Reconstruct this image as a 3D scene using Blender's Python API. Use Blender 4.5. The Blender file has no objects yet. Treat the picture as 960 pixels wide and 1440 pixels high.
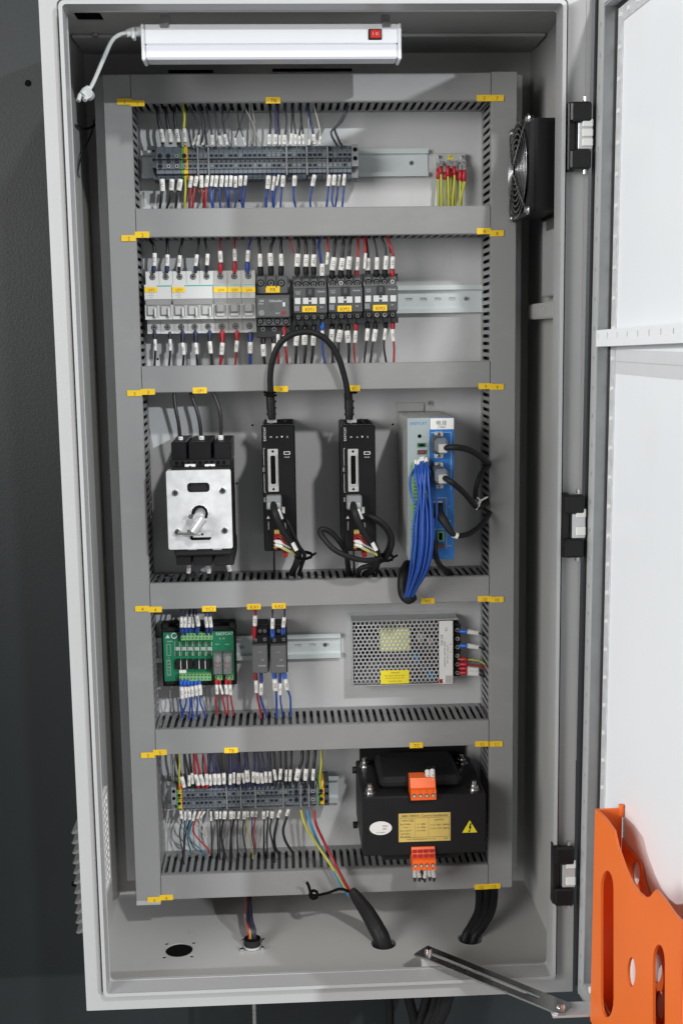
import bpy, math, random
from mathutils import Vector, Matrix
from mathutils.geometry import tessellate_polygon
random.seed(7)
S = bpy.context.scene
COL = S.collection
R = math.radians

# ------------------------------------------------------------------ camera
CAM = Vector((-0.04518, -1.67423, 0.22303)); YAW, PITCH, ROLL, FPX = 0.047144, 0.144126, -0.014401, 1705.83
cy, sy, cp, sp, cr, sr = math.cos(YAW), math.sin(YAW), math.cos(PITCH), math.sin(PITCH), math.cos(ROLL), math.sin(ROLL)
FWD = Vector((sy*cp, cy*cp, -sp)); _r = Vector((cy, -sy, 0)); _u = _r.cross(FWD)
RIGHT = _r*cr + _u*sr; UP = _u*cr - _r*sr
cd = bpy.data.cameras.new('camera'); cam = bpy.data.objects.new('camera', cd); COL.objects.link(cam)
cd.sensor_fit = 'VERTICAL'; cd.sensor_height = 24.0; cd.lens = FPX/1440*24.0
cd.clip_start = 0.02; cd.clip_end = 100
cam.matrix_world = Matrix(((RIGHT.x, UP.x, -FWD.x, CAM.x), (RIGHT.y, UP.y, -FWD.y, CAM.y), (RIGHT.z, UP.z, -FWD.z, CAM.z), (0, 0, 0, 1)))
S.camera = cam
# ------------------------------------------------------------------ light (indoor hall: dim even ambience, hall lamps and an added door fill)
W = bpy.data.worlds.new('World'); S.world = W; W.use_nodes = True
bg = W.node_tree.nodes['Background']; bg.inputs[0].default_value = (1.0, 0.99, 0.96, 1); bg.inputs[1].default_value = 0.19
def lamp(name, loc, target, power, size, col):
    d = bpy.data.lights.new(name, 'AREA'); d.shape = 'DISK'; d.size = size; d.energy = power; d.color = col
    o = bpy.data.objects.new(name, d); COL.objects.link(o); o.location = loc
    o.rotation_euler = (Vector(target)-Vector(loc)).to_track_quat('-Z', 'Y').to_euler()
lamp('hall_or_fill_lamp', (-2.7, -3.3, 0.80), (0, 0, 0), 118, 1.9, (1.0, 0.985, 0.96))
lamp('hall_or_fill_lamp', (3.85, -7.0, 2.05), (0, 0, 0), 330, 0.14, (0.93, 0.97, 1.0))
lamp('hall_or_fill_lamp', (1.2, -4.0, 2.95), (0, 0, 0), 105, 0.25, (1.0, 0.99, 0.97))
lamp('hall_or_fill_lamp', (-6.0, -1.2, 1.8), (0, 0, 0), 195, 0.30, (0.97, 0.98, 1.0))  # added fill from far left, brightens the inside of the door
S.view_settings.view_transform = 'Standard'; S.view_settings.look = 'None'
S.view_settings.exposure = 0.0; S.view_settings.gamma = 1.0
S.view_settings.use_curve_mapping = False

# ------------------------------------------------------------------ helpers
def ray(px, py): return FWD + RIGHT*((px-480)/FPX) + UP*((720-py)/FPX)
def P(px, py, Y):
    d = ray(px, py); return CAM + d*((Y-CAM.y)/d.y)
def PZ(px, py, Z):
    d = ray(px, py); return CAM + d*((Z-CAM.z)/d.z)
def PXX(px, py, X):
    d = ray(px, py); return CAM + d*((X-CAM.x)/d.x)

MATS = {}
def M(name, col, rough=0.5, metal=0.0, var=0.06, scale=40, bump=0.0, bscale=300, spec=0.5, trans=0.0, alpha=1.0, coat=0.0, wear=None):
    m = bpy.data.materials.new(name); m.use_nodes = True; nt = m.node_tree; b = nt.nodes['Principled BSDF']
    b.inputs['Roughness'].default_value = rough; b.inputs['Metallic'].default_value = metal
    b.inputs['Specular IOR Level'].default_value = spec; b.inputs['Transmission Weight'].default_value = trans
    b.inputs['Alpha'].default_value = alpha; b.inputs['Coat Weight'].default_value = coat
    tc = nt.nodes.new('ShaderNodeTexCoord')
    n = nt.nodes.new('ShaderNodeTexNoise'); n.inputs['Scale'].default_value = scale; n.inputs['Detail'].default_value = 5
    nt.links.new(tc.outputs['Object'], n.inputs['Vector'])
    mx = nt.nodes.new('ShaderNodeMix'); mx.data_type = 'RGBA'
    mx.inputs[6].default_value = tuple(c*(1-var*2) for c in col)+(1,); mx.inputs[7].default_value = tuple(min(1, c*(1+var*2)) for c in col)+(1,)
    nt.links.new(n.outputs['Fac'], mx.inputs[0]); nt.links.new(mx.outputs[2], b.inputs['Base Color'])
    rr = nt.nodes.new('ShaderNodeMapRange'); rr.inputs['To Min'].default_value = max(0.02, rough-0.1); rr.inputs['To Max'].default_value = min(1, rough+0.1)
    n2 = nt.nodes.new('ShaderNodeTexNoise'); n2.inputs['Scale'].default_value = scale*0.4; n2.inputs['Detail'].default_value = 6
    nt.links.new(tc.outputs['Object'], n2.inputs['Vector']); nt.links.new(n2.outputs['Fac'], rr.inputs['Value']); nt.links.new(rr.outputs[0], b.inputs['Roughness'])
    if wear:      # scuffs, dust and streaks: (amount, scale, stretch xyz, threshold, tint)
        amt, ws, st, th, tint = wear
        mp = nt.nodes.new('ShaderNodeMapping'); mp.inputs['Scale'].default_value = st; nt.links.new(tc.outputs['Object'], mp.inputs['Vector'])
        n4 = nt.nodes.new('ShaderNodeTexNoise'); n4.inputs['Scale'].default_value = ws; n4.inputs['Detail'].default_value = 9; n4.inputs['Roughness'].default_value = 0.65
        nt.links.new(mp.outputs[0], n4.inputs['Vector'])
        r4 = nt.nodes.new('ShaderNodeMapRange'); r4.inputs['From Min'].default_value = th; r4.inputs['From Max'].default_value = th+.12; r4.inputs['To Max'].default_value = amt
        nt.links.new(n4.outputs['Fac'], r4.inputs['Value'])
        m4 = nt.nodes.new('ShaderNodeMix'); m4.data_type = 'RGBA'; m4.inputs[7].default_value = tuple(tint)+(1,)
        nt.links.new(mx.outputs[2], m4.inputs[6]); nt.links.new(r4.outputs[0], m4.inputs[0]); nt.links.new(m4.outputs[2], b.inputs['Base Color'])
    if bump:
        n3 = nt.nodes.new('ShaderNodeTexNoise'); n3.inputs['Scale'].default_value = bscale; n3.inputs['Detail'].default_value = 3
        nt.links.new(tc.outputs['Object'], n3.inputs['Vector'])
        bp = nt.nodes.new('ShaderNodeBump'); bp.inputs['Strength'].default_value = bump; bp.inputs['Distance'].default_value = 0.001
        nt.links.new(n3.outputs['Fac'], bp.inputs['Height']); nt.links.new(bp.outputs[0], b.inputs['Normal'])
    MATS[name] = m; return m
M('cab', (0.415, 0.422, 0.425), 0.38, bump=0.10, bscale=500, var=0.02, scale=8)
M('cab_in', (0.475, 0.475, 0.465), 0.42, bump=0.10, bscale=500, var=0.03, scale=6, wear=(.30, 45, (1, 1, 1), .60, (.36, .35, .33)))
M('door_white', (0.79, 0.81, 0.83), 0.4, bump=0.08, bscale=500, var=0.02, scale=3, wear=(.14, 6, (1, 1, .6), .56, (.66, .66, .66)))
M('duct', (0.265, 0.267, 0.268), 0.42, var=0.05, scale=7, bump=0.04, bscale=700, wear=(.22, 9, (1, 1, 2.2), .55, (.36, .36, .35)))
M('plate', (0.56, 0.57, 0.575), 0.38, metal=0.15, var=0.07, scale=5, bump=0.05, bscale=60, wear=(.35, 7, (2.0, 1, .6), .52, (.44, .44, .44)))
M('galv', (0.66, 0.67, 0.68), 0.38, metal=0.30, var=0.14, scale=90, bump=0.08, bscale=120)
M('zinc', (0.60, 0.61, 0.62), 0.35, metal=0.45, var=0.06, scale=30)
M('rail', (0.72, 0.78, 0.79), 0.33, metal=0.35, var=0.05, scale=25)
M('steel', (0.62, 0.62, 0.62), 0.25, metal=1.0, var=0.06, scale=60)
M('chrome', (0.75, 0.75, 0.76), 0.16, metal=1.0, var=0.03, scale=60)
M('silver', (0.52, 0.52, 0.51), 0.4, metal=0.3, var=0.05)
M('black', (0.014, 0.014, 0.015), 0.5, var=0.1, bump=0.05, bscale=600, spec=0.22)
M('blackgloss', (0.010, 0.010, 0.011), 0.32, var=0.1, spec=0.3)
M('galvdoor', (0.30, 0.31, 0.315), 0.33, metal=0.8, var=0.12, scale=30)
M('void', (0.004, 0.004, 0.004), 0.9, spec=0.1)
M('wall', (0.018, 0.0225, 0.0245), 0.40, var=0.2, scale=3, bump=0.16, bscale=320, wear=(.35, 5, (1, 1, .7), .58, (.036, .041, .042)))
M('floor', (0.12, 0.13, 0.13), 0.6, var=0.15, scale=4)
M('term', (0.135, 0.158, 0.185), 0.45, var=0.08, scale=80)
M('termdark', (0.05, 0.057, 0.066), 0.5)
M('termlt', (0.22, 0.23, 0.24), 0.5)
M('green', (0.10, 0.36, 0.08), 0.45)
M('yellowgrn', (0.80, 0.46, 0.03), 0.45)
M('orangeT', (0.85, 0.13, 0.015), 0.42)
M('orange', (0.86, 0.175, 0.03), 0.40, var=0.04, scale=9, bump=0.05, bscale=400, wear=(.16, 14, (1, 1, .5), .58, (.86, .36, .18)))
M('tag', (0.84, 0.56, 0.02), 0.5, var=0.04)
M('tagtext', (0.22, 0.06, 0.01), 0.6)
M('white', (0.76, 0.76, 0.74), 0.45, var=0.03)
M('sleeve', (0.72, 0.71, 0.68), 0.5, var=0.05, scale=200)
M('print', (0.05, 0.05, 0.05), 0.6)
M('printw', (0.62, 0.63, 0.63), 0.6)
M('mcb', (0.60, 0.61, 0.60), 0.42, var=0.03)
M('mcbgrey', (0.45, 0.45, 0.44), 0.45, var=0.04)
M('mcbshade', (0.26, 0.26, 0.255), 0.5)
M('teal', (0.03, 0.36, 0.28), 0.5)
M('cont', (0.080, 0.084, 0.088), 0.5, var=0.08)
M('contdark', (0.022, 0.023, 0.025), 0.5)
M('clear', (0.20, 0.21, 0.215), 0.15, alpha=0.55, coat=0.3)
M('wblack', (0.016, 0.016, 0.018), 0.42)
M('wdark', (0.030, 0.034, 0.042), 0.42)
M('wblue', (0.02, 0.058, 0.29), 0.42)
M('wbundle', (0.022, 0.085, 0.38), 0.40)
M('guard', (0.38, 0.38, 0.39), 0.28, metal=1.0, var=0.1)
M('wviolet', (0.03, 0.032, 0.10), 0.45)
M('wred', (0.34, 0.018, 0.024), 0.42)
M('wyellow', (0.44, 0.42, 0.05), 0.42)
M('wgreen', (0.10, 0.28, 0.04), 0.42)
M('wgrey', (0.30, 0.30, 0.28), 0.45)
M('wcream', (0.50, 0.47, 0.36), 0.45)
M('wlblue', (0.03, 0.22, 0.42), 0.42)
M('wbrown', (0.16, 0.05, 0.03), 0.42)
M('wteal', (0.05, 0.13, 0.17), 0.42)
M('fblue', (0.03, 0.13, 0.55), 0.42)
M('fred', (0.42, 0.018, 0.028), 0.4)
M('fnavy', (0.02, 0.03, 0.09), 0.42)
M('pcb', (0.012, 0.17, 0.085), 0.35, var=0.1, scale=60)
M('greenT', (0.18, 0.42, 0.17), 0.42)
M('blue', (0.015, 0.16, 0.50), 0.4, var=0.03)
M('grmet', (0.40, 0.47, 0.48), 0.4, metal=0.3, var=0.03)
M('coil', (0.66, 0.68, 0.28), 0.5)
M('lblyel', (0.80, 0.68, 0.03), 0.5)
M('lblgold', (0.62, 0.46, 0.13), 0.45, var=0.08)
M('relaygrey', (0.11, 0.115, 0.115), 0.35)
M('lampwhite', (0.75, 0.76, 0.79), 0.35, var=0.01)
M('diffuser', (0.70, 0.71, 0.76), 0.3, var=0.01)
M('switchred', (0.55, 0.03, 0.02), 0.25)
M('gasket', (0.010, 0.009, 0.012), 0.7)
M('cordw', (0.62, 0.64, 0.64), 0.4)
M('pink', (0.55, 0.18, 0.18), 0.5)
M('relaycap', (0.55, 0.50, 0.47), 0.5)
M('vent_shade', (0.24, 0.24, 0.24), 0.5)  # cabinet paint darkened, shade of the outer side put into the colour
M('door_strip_shadow', (0.60, 0.61, 0.62), 0.4, var=0.02)
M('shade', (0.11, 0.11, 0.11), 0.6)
M('led', (0.02, 0.12, 0.04), 0.3)

class MB:
    def __init__(s): s.v = []; s.f = []; s.m = []; s.s = []; s.mats = []; s.T = None
    def mi(s, n):
        if n not in s.mats: s.mats.append(n)
        return s.mats.index(n)
    def add(s, vs, fs, mat, smooth=False):
        o = len(s.v)
        for v in vs:
            v = Vector(v)
            s.v.append(s.T @ v if s.T is not None else v)
        ml = mat if isinstance(mat, list) else None
        for i, f in enumerate(fs):
            s.f.append([a+o for a in (f[::-1] if s.T is not None and s.T.determinant() < 0 else f)]); s.m.append(s.mi(ml[i] if ml else mat)); s.s.append(smooth)
        return s
    def box(s, x0, x1, y0, y1, z0, z1, mat, b=0.0):
        x0, x1 = sorted((x0, x1)); y0, y1 = sorted((y0, y1)); z0, z1 = sorted((z0, z1))
        b = min(b, (x1-x0)*.45, (y1-y0)*.45, (z1-z0)*.45)
        lo = (x0, y0, z0); hi = (x1, y1, z1)
        if b <= 0:
            vs = [(a, c, d) for a in (x0, x1) for c in (y0, y1) for d in (z0, z1)]
            return s.add(vs, [(0, 1, 3, 2), (4, 6, 7, 5), (0, 4, 5, 1), (2, 3, 7, 6), (0, 2, 6, 4), (1, 5, 7, 3)], mat)
        vs = []; idx = {}
        for i in (0, 1):
            for j in (0, 1):
                for k in (0, 1):
                    c = [(lo, hi)[i][0], (lo, hi)[j][1], (lo, hi)[k][2]]; sg = [1-2*i, 1-2*j, 1-2*k]
                    for a in range(3):     # vertex lying on face a
                        p = list(c)
                        for q in range(3):
                            if q != a: p[q] += sg[q]*b
                        idx[(i, j, k, a)] = len(vs); vs.append(p)
        fs = []
        for a in range(3):
            o1, o2 = [(1, 2), (2, 0), (0, 1)][a]
            for e in (0, 1):
                L = []
                for (p, q) in ((0, 0), (1, 0), (1, 1), (0, 1)):
                    t = [0, 0, 0]; t[a] = e; t[o1] = p; t[o2] = q; L.append(idx[(*t, a)])
                fs.append(L if e else L[::-1])
        for a in range(3):   # edges running along axis a
            o1, o2 = [(1, 2), (2, 0), (0, 1)][a]
            for p in (0, 1):
                for q in (0, 1):
                    L = []
                    t0 = [0, 0, 0]; t1 = [0, 0, 0]; t0[o1] = t1[o1] = p; t0[o2] = t1[o2] = q; t1[a] = 1
                    L = [idx[(*t0, o1)], idx[(*t1, o1)], idx[(*t1, o2)], idx[(*t0, o2)]]
                    fs.append(L if (p+q) % 2 else L[::-1])
        for i in (0, 1):
            for j in (0, 1):
                for k in (0, 1):
                    L = [idx[(i, j, k, 0)], idx[(i, j, k, 1)], idx[(i, j, k, 2)]]
                    fs.append(L if (i+j+k) % 2 else L[::-1])
        return s.add(vs, fs, mat)
    def cyl(s, p0, p1, r, mat, n=12, r2=None, cap=True, capmat=None):
        p0 = Vector(p0); p1 = Vector(p1); d = (p1-p0).normalized(); a = d.orthogonal().normalized(); b = d.cross(a)
        r2 = r if r2 is None else r2; vs = []
        for i in range(n):
            t = 2*math.pi*i/n; q = a*math.cos(t)+b*math.sin(t); vs += [p0+q*r, p1+q*r2]
        s.add(vs, [(2*i, 2*((i+1) % n), 2*((i+1) % n)+1, 2*i+1) for i in range(n)], mat, True)
        if cap: s.add(vs, [[2*i for i in range(n)][::-1], [2*i+1 for i in range(n)]], capmat or mat)
        return s
    def tube(s, pts, r, mat, n=8, stripe=None, smoothn=0, closed=False):
        pts = [Vector(p) for p in pts]
        if smoothn: pts = spline(pts, smoothn, closed)
        N = len(pts); rings = []; vs = []
        T = []
        for i in range(N):
            a = pts[(i-1) % N] if (i > 0 or closed) else pts[0]; b = pts[(i+1) % N] if (i < N-1 or closed) else pts[-1]
            T.append((b-a).normalized())
        up = T[0].orthogonal().normalized()
        for i in range(N):
            up = (up - T[i]*up.dot(T[i])).normalized(); w = T[i].cross(up)
            rr = r if not isinstance(r, (list, tuple)) else r[min(len(r)-1, int(i/max(smoothn, 1)))]+(r[min(len(r)-1, int(i/max(smoothn, 1))+1)]-r[min(len(r)-1, int(i/max(smoothn, 1)))])*((i/max(smoothn, 1)) % 1)
            for k in range(n):
                t = 2*math.pi*k/n; vs.append(pts[i]+(up*math.cos(t)+w*math.sin(t))*rr)
        fs = []; ms = []
        for i in range(N if closed else N-1):
            j = (i+1) % N
            for k in range(n):
                fs.append((i*n+k, i*n+(k+1) % n, j*n+(k+1) % n, j*n+k)); ms.append(stripe if stripe and (k % 4 == 0) else mat)
        s.add(vs, fs, ms, True)
        if not closed: s.add(vs, [[k for k in range(n)][::-1], [(N-1)*n+k for k in range(n)]], mat)
        return s
    def prism(s, poly, a, b, mat, axis='y', holes=(), sidemat=None):
        # poly in 2D; axis y: (x,z) extruded y a..b ; axis x: (y,z) extruded x ; axis z: (x,y)
        def mk(p, t): return {'y': (p[0], t, p[1]), 'x': (t, p[0], p[1]), 'z': (p[0], p[1], t)}[axis]
        loops = [list(poly)]+[list(h) for h in holes]
        flat = [p for l in loops for p in l]; n = len(flat)
        tris = tessellate_polygon([[Vector((p[0], p[1], 0)) for p in l] for l in loops])
        vs = [mk(p, a) for p in flat]+[mk(p, b) for p in flat]
        def area(t): 
            q = [flat[i] for i in t]; return (q[1][0]-q[0][0])*(q[2][1]-q[0][1])-(q[2][0]-q[0][0])*(q[1][1]-q[0][1])
        sgn = 1 if b > a else -1
        if axis == 'y': sgn = -sgn
        fs = []
        for t in tris:
            t = list(t)
            if area(t)*sgn < 0: t = t[::-1]
            fs.append([i+n for i in t]); fs.append(t[::-1])
        s.add(vs, fs, mat)
        o = 0
        for li, l in enumerate(loops):
            k = len(l); ar = sum(l[i][0]*l[(i+1) % k][1]-l[(i+1) % k][0]*l[i][1] for i in range(k))
            fl = (ar*sgn > 0) == (li == 0)
            sf = []
            for i in range(k):
                q = [o+i, o+(i+1) % k, o+(i+1) % k+n, o+i+n]; sf.append(q if fl else q[::-1])
            s.add(vs, sf, sidemat or mat); o += k
        return s
    def disc(s, c, r, mat, n=12, nrm=(0, -1, 0)):
        return s.cyl(Vector(c)-Vector(nrm)*0.0003, Vector(c), r, mat, n)
    def screw(s, c, r, mat='chrome', slot=True, n=12, h=0.0008):
        c = Vector(c); s.cyl(c, c+Vector((0, -h, 0)), r, mat, n, r2=r*0.85)
        if slot:
            s.box(c.x-r*.6, c.x+r*.6, c.y-h-.0002, c.y-h+.0002, c.z-r*.13, c.z+r*.13, 'void')
            s.box(c.x-r*.13, c.x+r*.13, c.y-h-.00025, c.y-h+.0002, c.z-r*.6, c.z+r*.6, 'void')
        return s
    def hole(s, c, r, mat='chrome', rim='termdark', n=10):
        # recessed clamp screw: dark well with a screw head at its floor
        c = Vector(c); s.cyl(c+Vector((0, .0005, 0)), c+Vector((0, -.0004, 0)), r, rim, n); s.cyl(c, c+Vector((0, -.0006, 0)), r*.72, mat, n)
        a = random.uniform(0, 3.14); s.box(c.x-r*.5, c.x+r*.5, c.y-.0008, c.y, c.z-r*.16, c.z+r*.16, 'void'); s.box(c.x-r*.16, c.x+r*.16, c.y-.00085, c.y, c.z-r*.5, c.z+r*.5, 'void')
        return s
    def text(s, st, c, h, mat, rot=0.0, right=(1, 0, 0), up=(0, 0, 1), wmax=None, depth=0.00012):
        vs, fs, w, hh = glyphs(st)
        k = h/hh; kx = k
        if wmax and w*kx > wmax: kx = wmax/w
        right = Vector(right); up = Vector(up)
        if rot: right, up = right*math.cos(rot)+up*math.sin(rot), up*math.cos(rot)-right*math.sin(rot)
        nrm = right.cross(up)
        s.add([Vector(c)+right*(v[0]*kx)+up*(v[1]*k)+nrm*depth for v in vs], fs, mat); return s

_g = {}
def glyphs(st):
    if st in _g: return _g[st]
    c = bpy.data.curves.new('lettering', 'FONT'); c.body = st; c.resolution_u = 2; c.size = 1
    o = bpy.data.objects.new('lettering', c)
    me = bpy.data.meshes.new_from_object(o)
    vs = [v.co.copy() for v in me.vertices]; fs = [list(p.vertices) for p in me.polygons]
    if not vs: vs = [Vector((0, 0, 0)), Vector((1, 0, 0)), Vector((0, 1, 0))]; fs = []
    x0 = min(v.x for v in vs); x1 = max(v.x for v in vs); y0 = min(v.y for v in vs); y1 = max(v.y for v in vs)
    vs = [(v.x-(x0+x1)/2, v.y-(y0+y1)/2) for v in vs]
    bpy.data.objects.remove(o); bpy.data.curves.remove(c); bpy.data.meshes.remove(me)
    _g[st] = (vs, fs, max(x1-x0, .01), max(y1-y0, .01)); return _g[st]

def spline(pts, n, closed=False):
    pts = [Vector(p) for p in pts]; out = []; N = len(pts)
    for i in range(N if closed else N-1):
        if closed: p0, p1, p2, p3 = pts[i-1], pts[i], pts[(i+1) % N], pts[(i+2) % N]
        else: p0, p1, p2, p3 = pts[max(i-1, 0)], pts[i], pts[i+1], pts[min(i+2, N-1)]
        for k in range(n):
            t = k/n; out.append(0.5*((2*p1)+(p2-p0)*t+(2*p0-5*p1+4*p2-p3)*t*t+(3*p1-p0-3*p2+p3)*t**3))
    if not closed: out.append(pts[-1])
    return out

WL = {}
def thing(name, label, cat, loc, group=None):
    o = bpy.data.objects.new(name, None); COL.objects.link(o); o.location = loc; o.empty_display_size = 0.02
    o['label'] = label; o['category'] = cat
    if group: o['group'] = group
    WL[o] = Vector(loc); return o
def obj(name, mb, parent=None, label=None, cat=None, group=None, kind=None):
    if parent is None:
        xs = [v.x for v in mb.v]; ys = [v.y for v in mb.v]; zs = [v.z for v in mb.v]
        org = Vector(((min(xs)+max(xs))/2, (min(ys)+max(ys))/2, min(zs)))
    else: org = WL[parent]
    me = bpy.data.meshes.new(name); me.from_pydata([v-org for v in mb.v], [], mb.f)
    for n in mb.mats: me.materials.append(MATS[n])
    me.polygons.foreach_set('material_index', mb.m); me.polygons.foreach_set('use_smooth', mb.s); me.update()
    o = bpy.data.objects.new(name, me); COL.objects.link(o)
    if parent is None: o.location = org
    else: o.parent = parent
    WL[o] = org
    if label: o['label'] = label
    if cat: o['category'] = cat
    if group: o['group'] = group
    if kind: o['kind'] = kind
    return o
def kids(o): return list(o.children)
def dup(root, dx, label=None):
    c = root.copy(); COL.objects.link(c); c.location = Vector(root.location)+Vector(dx)
    WL[c] = WL[root]+Vector(dx)
    if label: c['label'] = label
    def rec(a, b):
        for ch in kids(a):
            d = ch.copy(); COL.objects.link(d); d.parent = b; WL[d] = WL[c]; rec(ch, d)
    rec(root, c); return c
def X(px, py, Y): return P(px, py, Y).x
def Z(px, py, Y): return P(px, py, Y).z
def bx(mb, x0, y0, x1, y1, Yf, Yb, mat, b=0.0006):
    xm, ym = (x0+x1)/2, (y0+y1)/2
    return mb.box(P(x0, ym, Yf).x, P(x1, ym, Yf).x, Yf, Yb, P(xm, y1, Yf).z, P(xm, y0, Yf).z, mat, b)
def ell(cx, cy_, rx, ry, n=24): return [(cx+rx*math.cos(2*math.pi*i/n), cy_+ry*math.sin(2*math.pi*i/n)) for i in range(n)]
def rrect(x0, x1, y0, y1, r, n=4):
    out = []
    for (cx, cy_, a0) in ((x1-r, y1-r, 0), (x0+r, y1-r, 90), (x0+r, y0+r, 180), (x1-r, y0+r, 270)):
        for k in range(n+1):
            a = R(a0+90*k/n); out.append((cx+r*math.cos(a), cy_+r*math.sin(a)))
    return out
def tag(parent, px, py, text, Y, w=0.0185, h=0.0078, tilt=0):
    if parent.name == 'wiring_duct' or parent.name == 'wiring_duct.001': Y -= .0008
    c = P(px, py, Y); m = MB(); m.box(c.x-w/2, c.x+w/2, Y-.0006, Y-.0001, c.z-h/2, c.z+h/2, 'tag', .0002)
    t = obj('number_tag', m, parent, label='yellow tag reading '+text)
    m = MB(); m.text(text, (c.x+.0005, Y-.0006, c.z-.0006), h*.58, 'tagtext'); obj('lettering', m, t)
ORD = ['first', 'second', 'third', 'fourth', 'fifth', 'sixth', 'seventh', 'eighth', 'ninth', 'tenth', 'eleventh', 'twelfth', 'thirteenth', 'fourteenth', 'fifteenth', 'sixteenth', 'seventeenth', 'eighteenth', 'nineteenth', 'twentieth']
def ordl(i, n): return 'leftmost' if (i == 0 and n > 1) else 'rightmost' if (i == n-1 and n > 1) else ORD[i]+' from the left' if i < 20 else f'number {i+1} from the left'
STR = ['113', '205', '1L1', 'X12', '024', '317', 'Y04', '118', '501', '26']

# ------------------------------------------------------------------ backdrop
mb = MB(); mb.box(-3, 3, .062, .12, -1.25, 2.2, 'wall')
obj('wall', mb, kind='structure')
# unseen dark slab added at left, keeps lamp light off wall and vent
mb = MB(); mb.box(-.87, -.80, -.43, .0615, -1.249, 1.3, 'wall', .003); obj('added_light_blocker', mb, kind='structure')
mb = MB()
mb.box(-6, 6, -9, .061, -1.30, -1.25, 'floor'); obj('floor', mb, kind='structure')
mb = MB()
for (px, py) in ((40, 117), (105, 1243)):
    c = P(px, py, .0618); mb.cyl(c+Vector((0, .0005, 0)), c+Vector((0, -.0003, 0)), .0045, 'void', 14)
obj('wall_holes', mb, kind='structure')

# ------------------------------------------------------------------ cabinet
CX0, CX1, CZ0, CZ1, YF, YB = -0.305, 0.3070, -0.6065, 0.618, -0.25, 0.058
cab = thing('control_cabinet', 'pale grey steel control cabinet with its door swung open to the right', 'cabinet', (0, YB, CZ0))
t = .0016
mb = MB(); mb.box(CX0, CX1, YB-.002, YB, CZ0, CZ1, 'cab_in'); obj('back_panel', mb, cab)
mb = MB(); mb.box(CX0, CX0+t, YF+.002, YB-.002, CZ0+t, CZ1-t, 'cab_in'); obj('side_panel', mb, cab)
mb = MB(); mb.box(CX1-t, CX1, YF+.002, YB-.002, CZ0+t, CZ1-t, 'cab_in'); obj('side_panel', mb, cab)
# top panel with the square cut-out
zt = CZ1-.012
a, b = PZ(103, 18, zt), PZ(147, 29, zt); hx0, hx1, hy0, hy1 = a.x, b.x, min(a.y, b.y), max(a.y, b.y)
mb = MB(); mb.prism([(CX0+t, YF+.002), (CX1-t, YF+.002), (CX1-t, YB-.002), (CX0+t, YB-.002)], zt, CZ1-.0003, 'cab_in', 'z', holes=[rrect(hx0, hx1, hy0, hy1, .004)])
mb.box(hx0+.0002, hx1-.0002, hy0+.0002, hy1-.0002, zt+.0012, zt+.003, 'void'); obj('top_panel', mb, cab)  # dark sheet inside the cut-out stands in for its shade
# floor panel with its cable holes
fz = CZ0+.0065
holes = []; hc = {}
for k, (px, py, rr) in {'a': (252, 1336, .0185), 'b': (355, 1331, .0135), 'c': (539, 1327, .017), 'd': (661, 1320, .017)}.items():
    c = PZ(px, py, fz); hc[k] = c; holes.append(ell(c.x, c.y, rr, rr))
for k in (-1, 1):
    for j in (-1, 1):
        holes.append(ell(hc['a'].x+k*.0185, hc['a'].y+j*.0185, .0026, .0026, 10))
mb = MB(); mb.prism([(CX0+t, YF+.002), (CX1-t, YF+.002), (CX1-t, YB-.002), (CX0+t, YB-.002)], CZ0, fz, 'cab_in', 'z', holes=holes); obj('floor_panel', mb, cab)
mb = MB(); mb.cyl((hc['a'].x, hc['a'].y, fz-.0030), (hc['a'].x, hc['a'].y, fz-.0012), .0183, 'void', 24); obj('hole_shade_disc', mb, cab)  # no real cover: dark disc added to black out the floor hole
mb = MB()
for k in (-1, 1):
    for j in (-1, 1): mb.cyl((hc['a'].x+k*.0185, hc['a'].y+j*.0185, fz-.003), (hc['a'].x+k*.0185, hc['a'].y+j*.0185, fz-.0006), .0025, 'void', 10)  # dark plugs stand in for the shade inside the small holes
obj('screw_hole_shade', mb, cab, kind='stuff')
mb = MB()
for kk in (-.028, .026): mb.box(hc['a'].x-.028, hc['a'].x+.028, hc['a'].y+kk, hc['a'].y+kk+.002, CZ0-.0029, CZ0-.0003, 'black')  # black bars added beneath the blacked-out hole
obj('hole_shade_bars', mb, cab, kind='stuff')
# front face, rain channel and raised lip
FW = .0195; LW = .0245
mb = MB(); mb.prism(rrect(CX0, CX1, CZ0, CZ1, .001, 2), YF, YF+.016, 'cab', 'y', holes=[rrect(CX0+FW, CX1-FW-.001, CZ0+.0205, CZ1-.0215, .006)])
obj('front_frame', mb, cab)
mb = MB(); hr = lambda z: .3128+.0062*z-.0034
mb.prism([(CX1+.0002, -.30), (hr(-.30), -.30), (hr(.612), .612), (CX1+.0002, .612)], YF-.001, YF+.003, 'cab', 'y'); obj('hinge_flange', mb, cab)
mb = MB(); mb.prism(rrect(CX0+.004, CX1-.004, CZ0+.004, CZ1-.004, .002, 2), YF+.0165, YF+.018, 'cab', 'y', holes=[rrect(CX0+LW+.004, CX1-LW-.004, CZ0+.030, CZ1-.031, .006)])
obj('rain_channel', mb, cab)
mb = MB(); L0, L1, L2, L3 = CX0+LW, CX1-LW-.0015, CZ0+.0262, CZ1-.0268
mb.prism(rrect(L0, L1, L2, L3, .006), YF-.013, YF+.022, 'cab', 'y', holes=[rrect(L0+.0032, L1-.0032, L2+.0032, L3-.0032, .004)])
mb.prism(rrect(L0-.0006, L1+.0006, L2-.0006, L3+.0006, .0065), YF-.0148, YF-.0132, 'cab', 'y', holes=[rrect(L0+.0036, L1-.0036, L2+.0036, L3-.0036, .004)])
obj('raised_lip', mb, cab)
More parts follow.
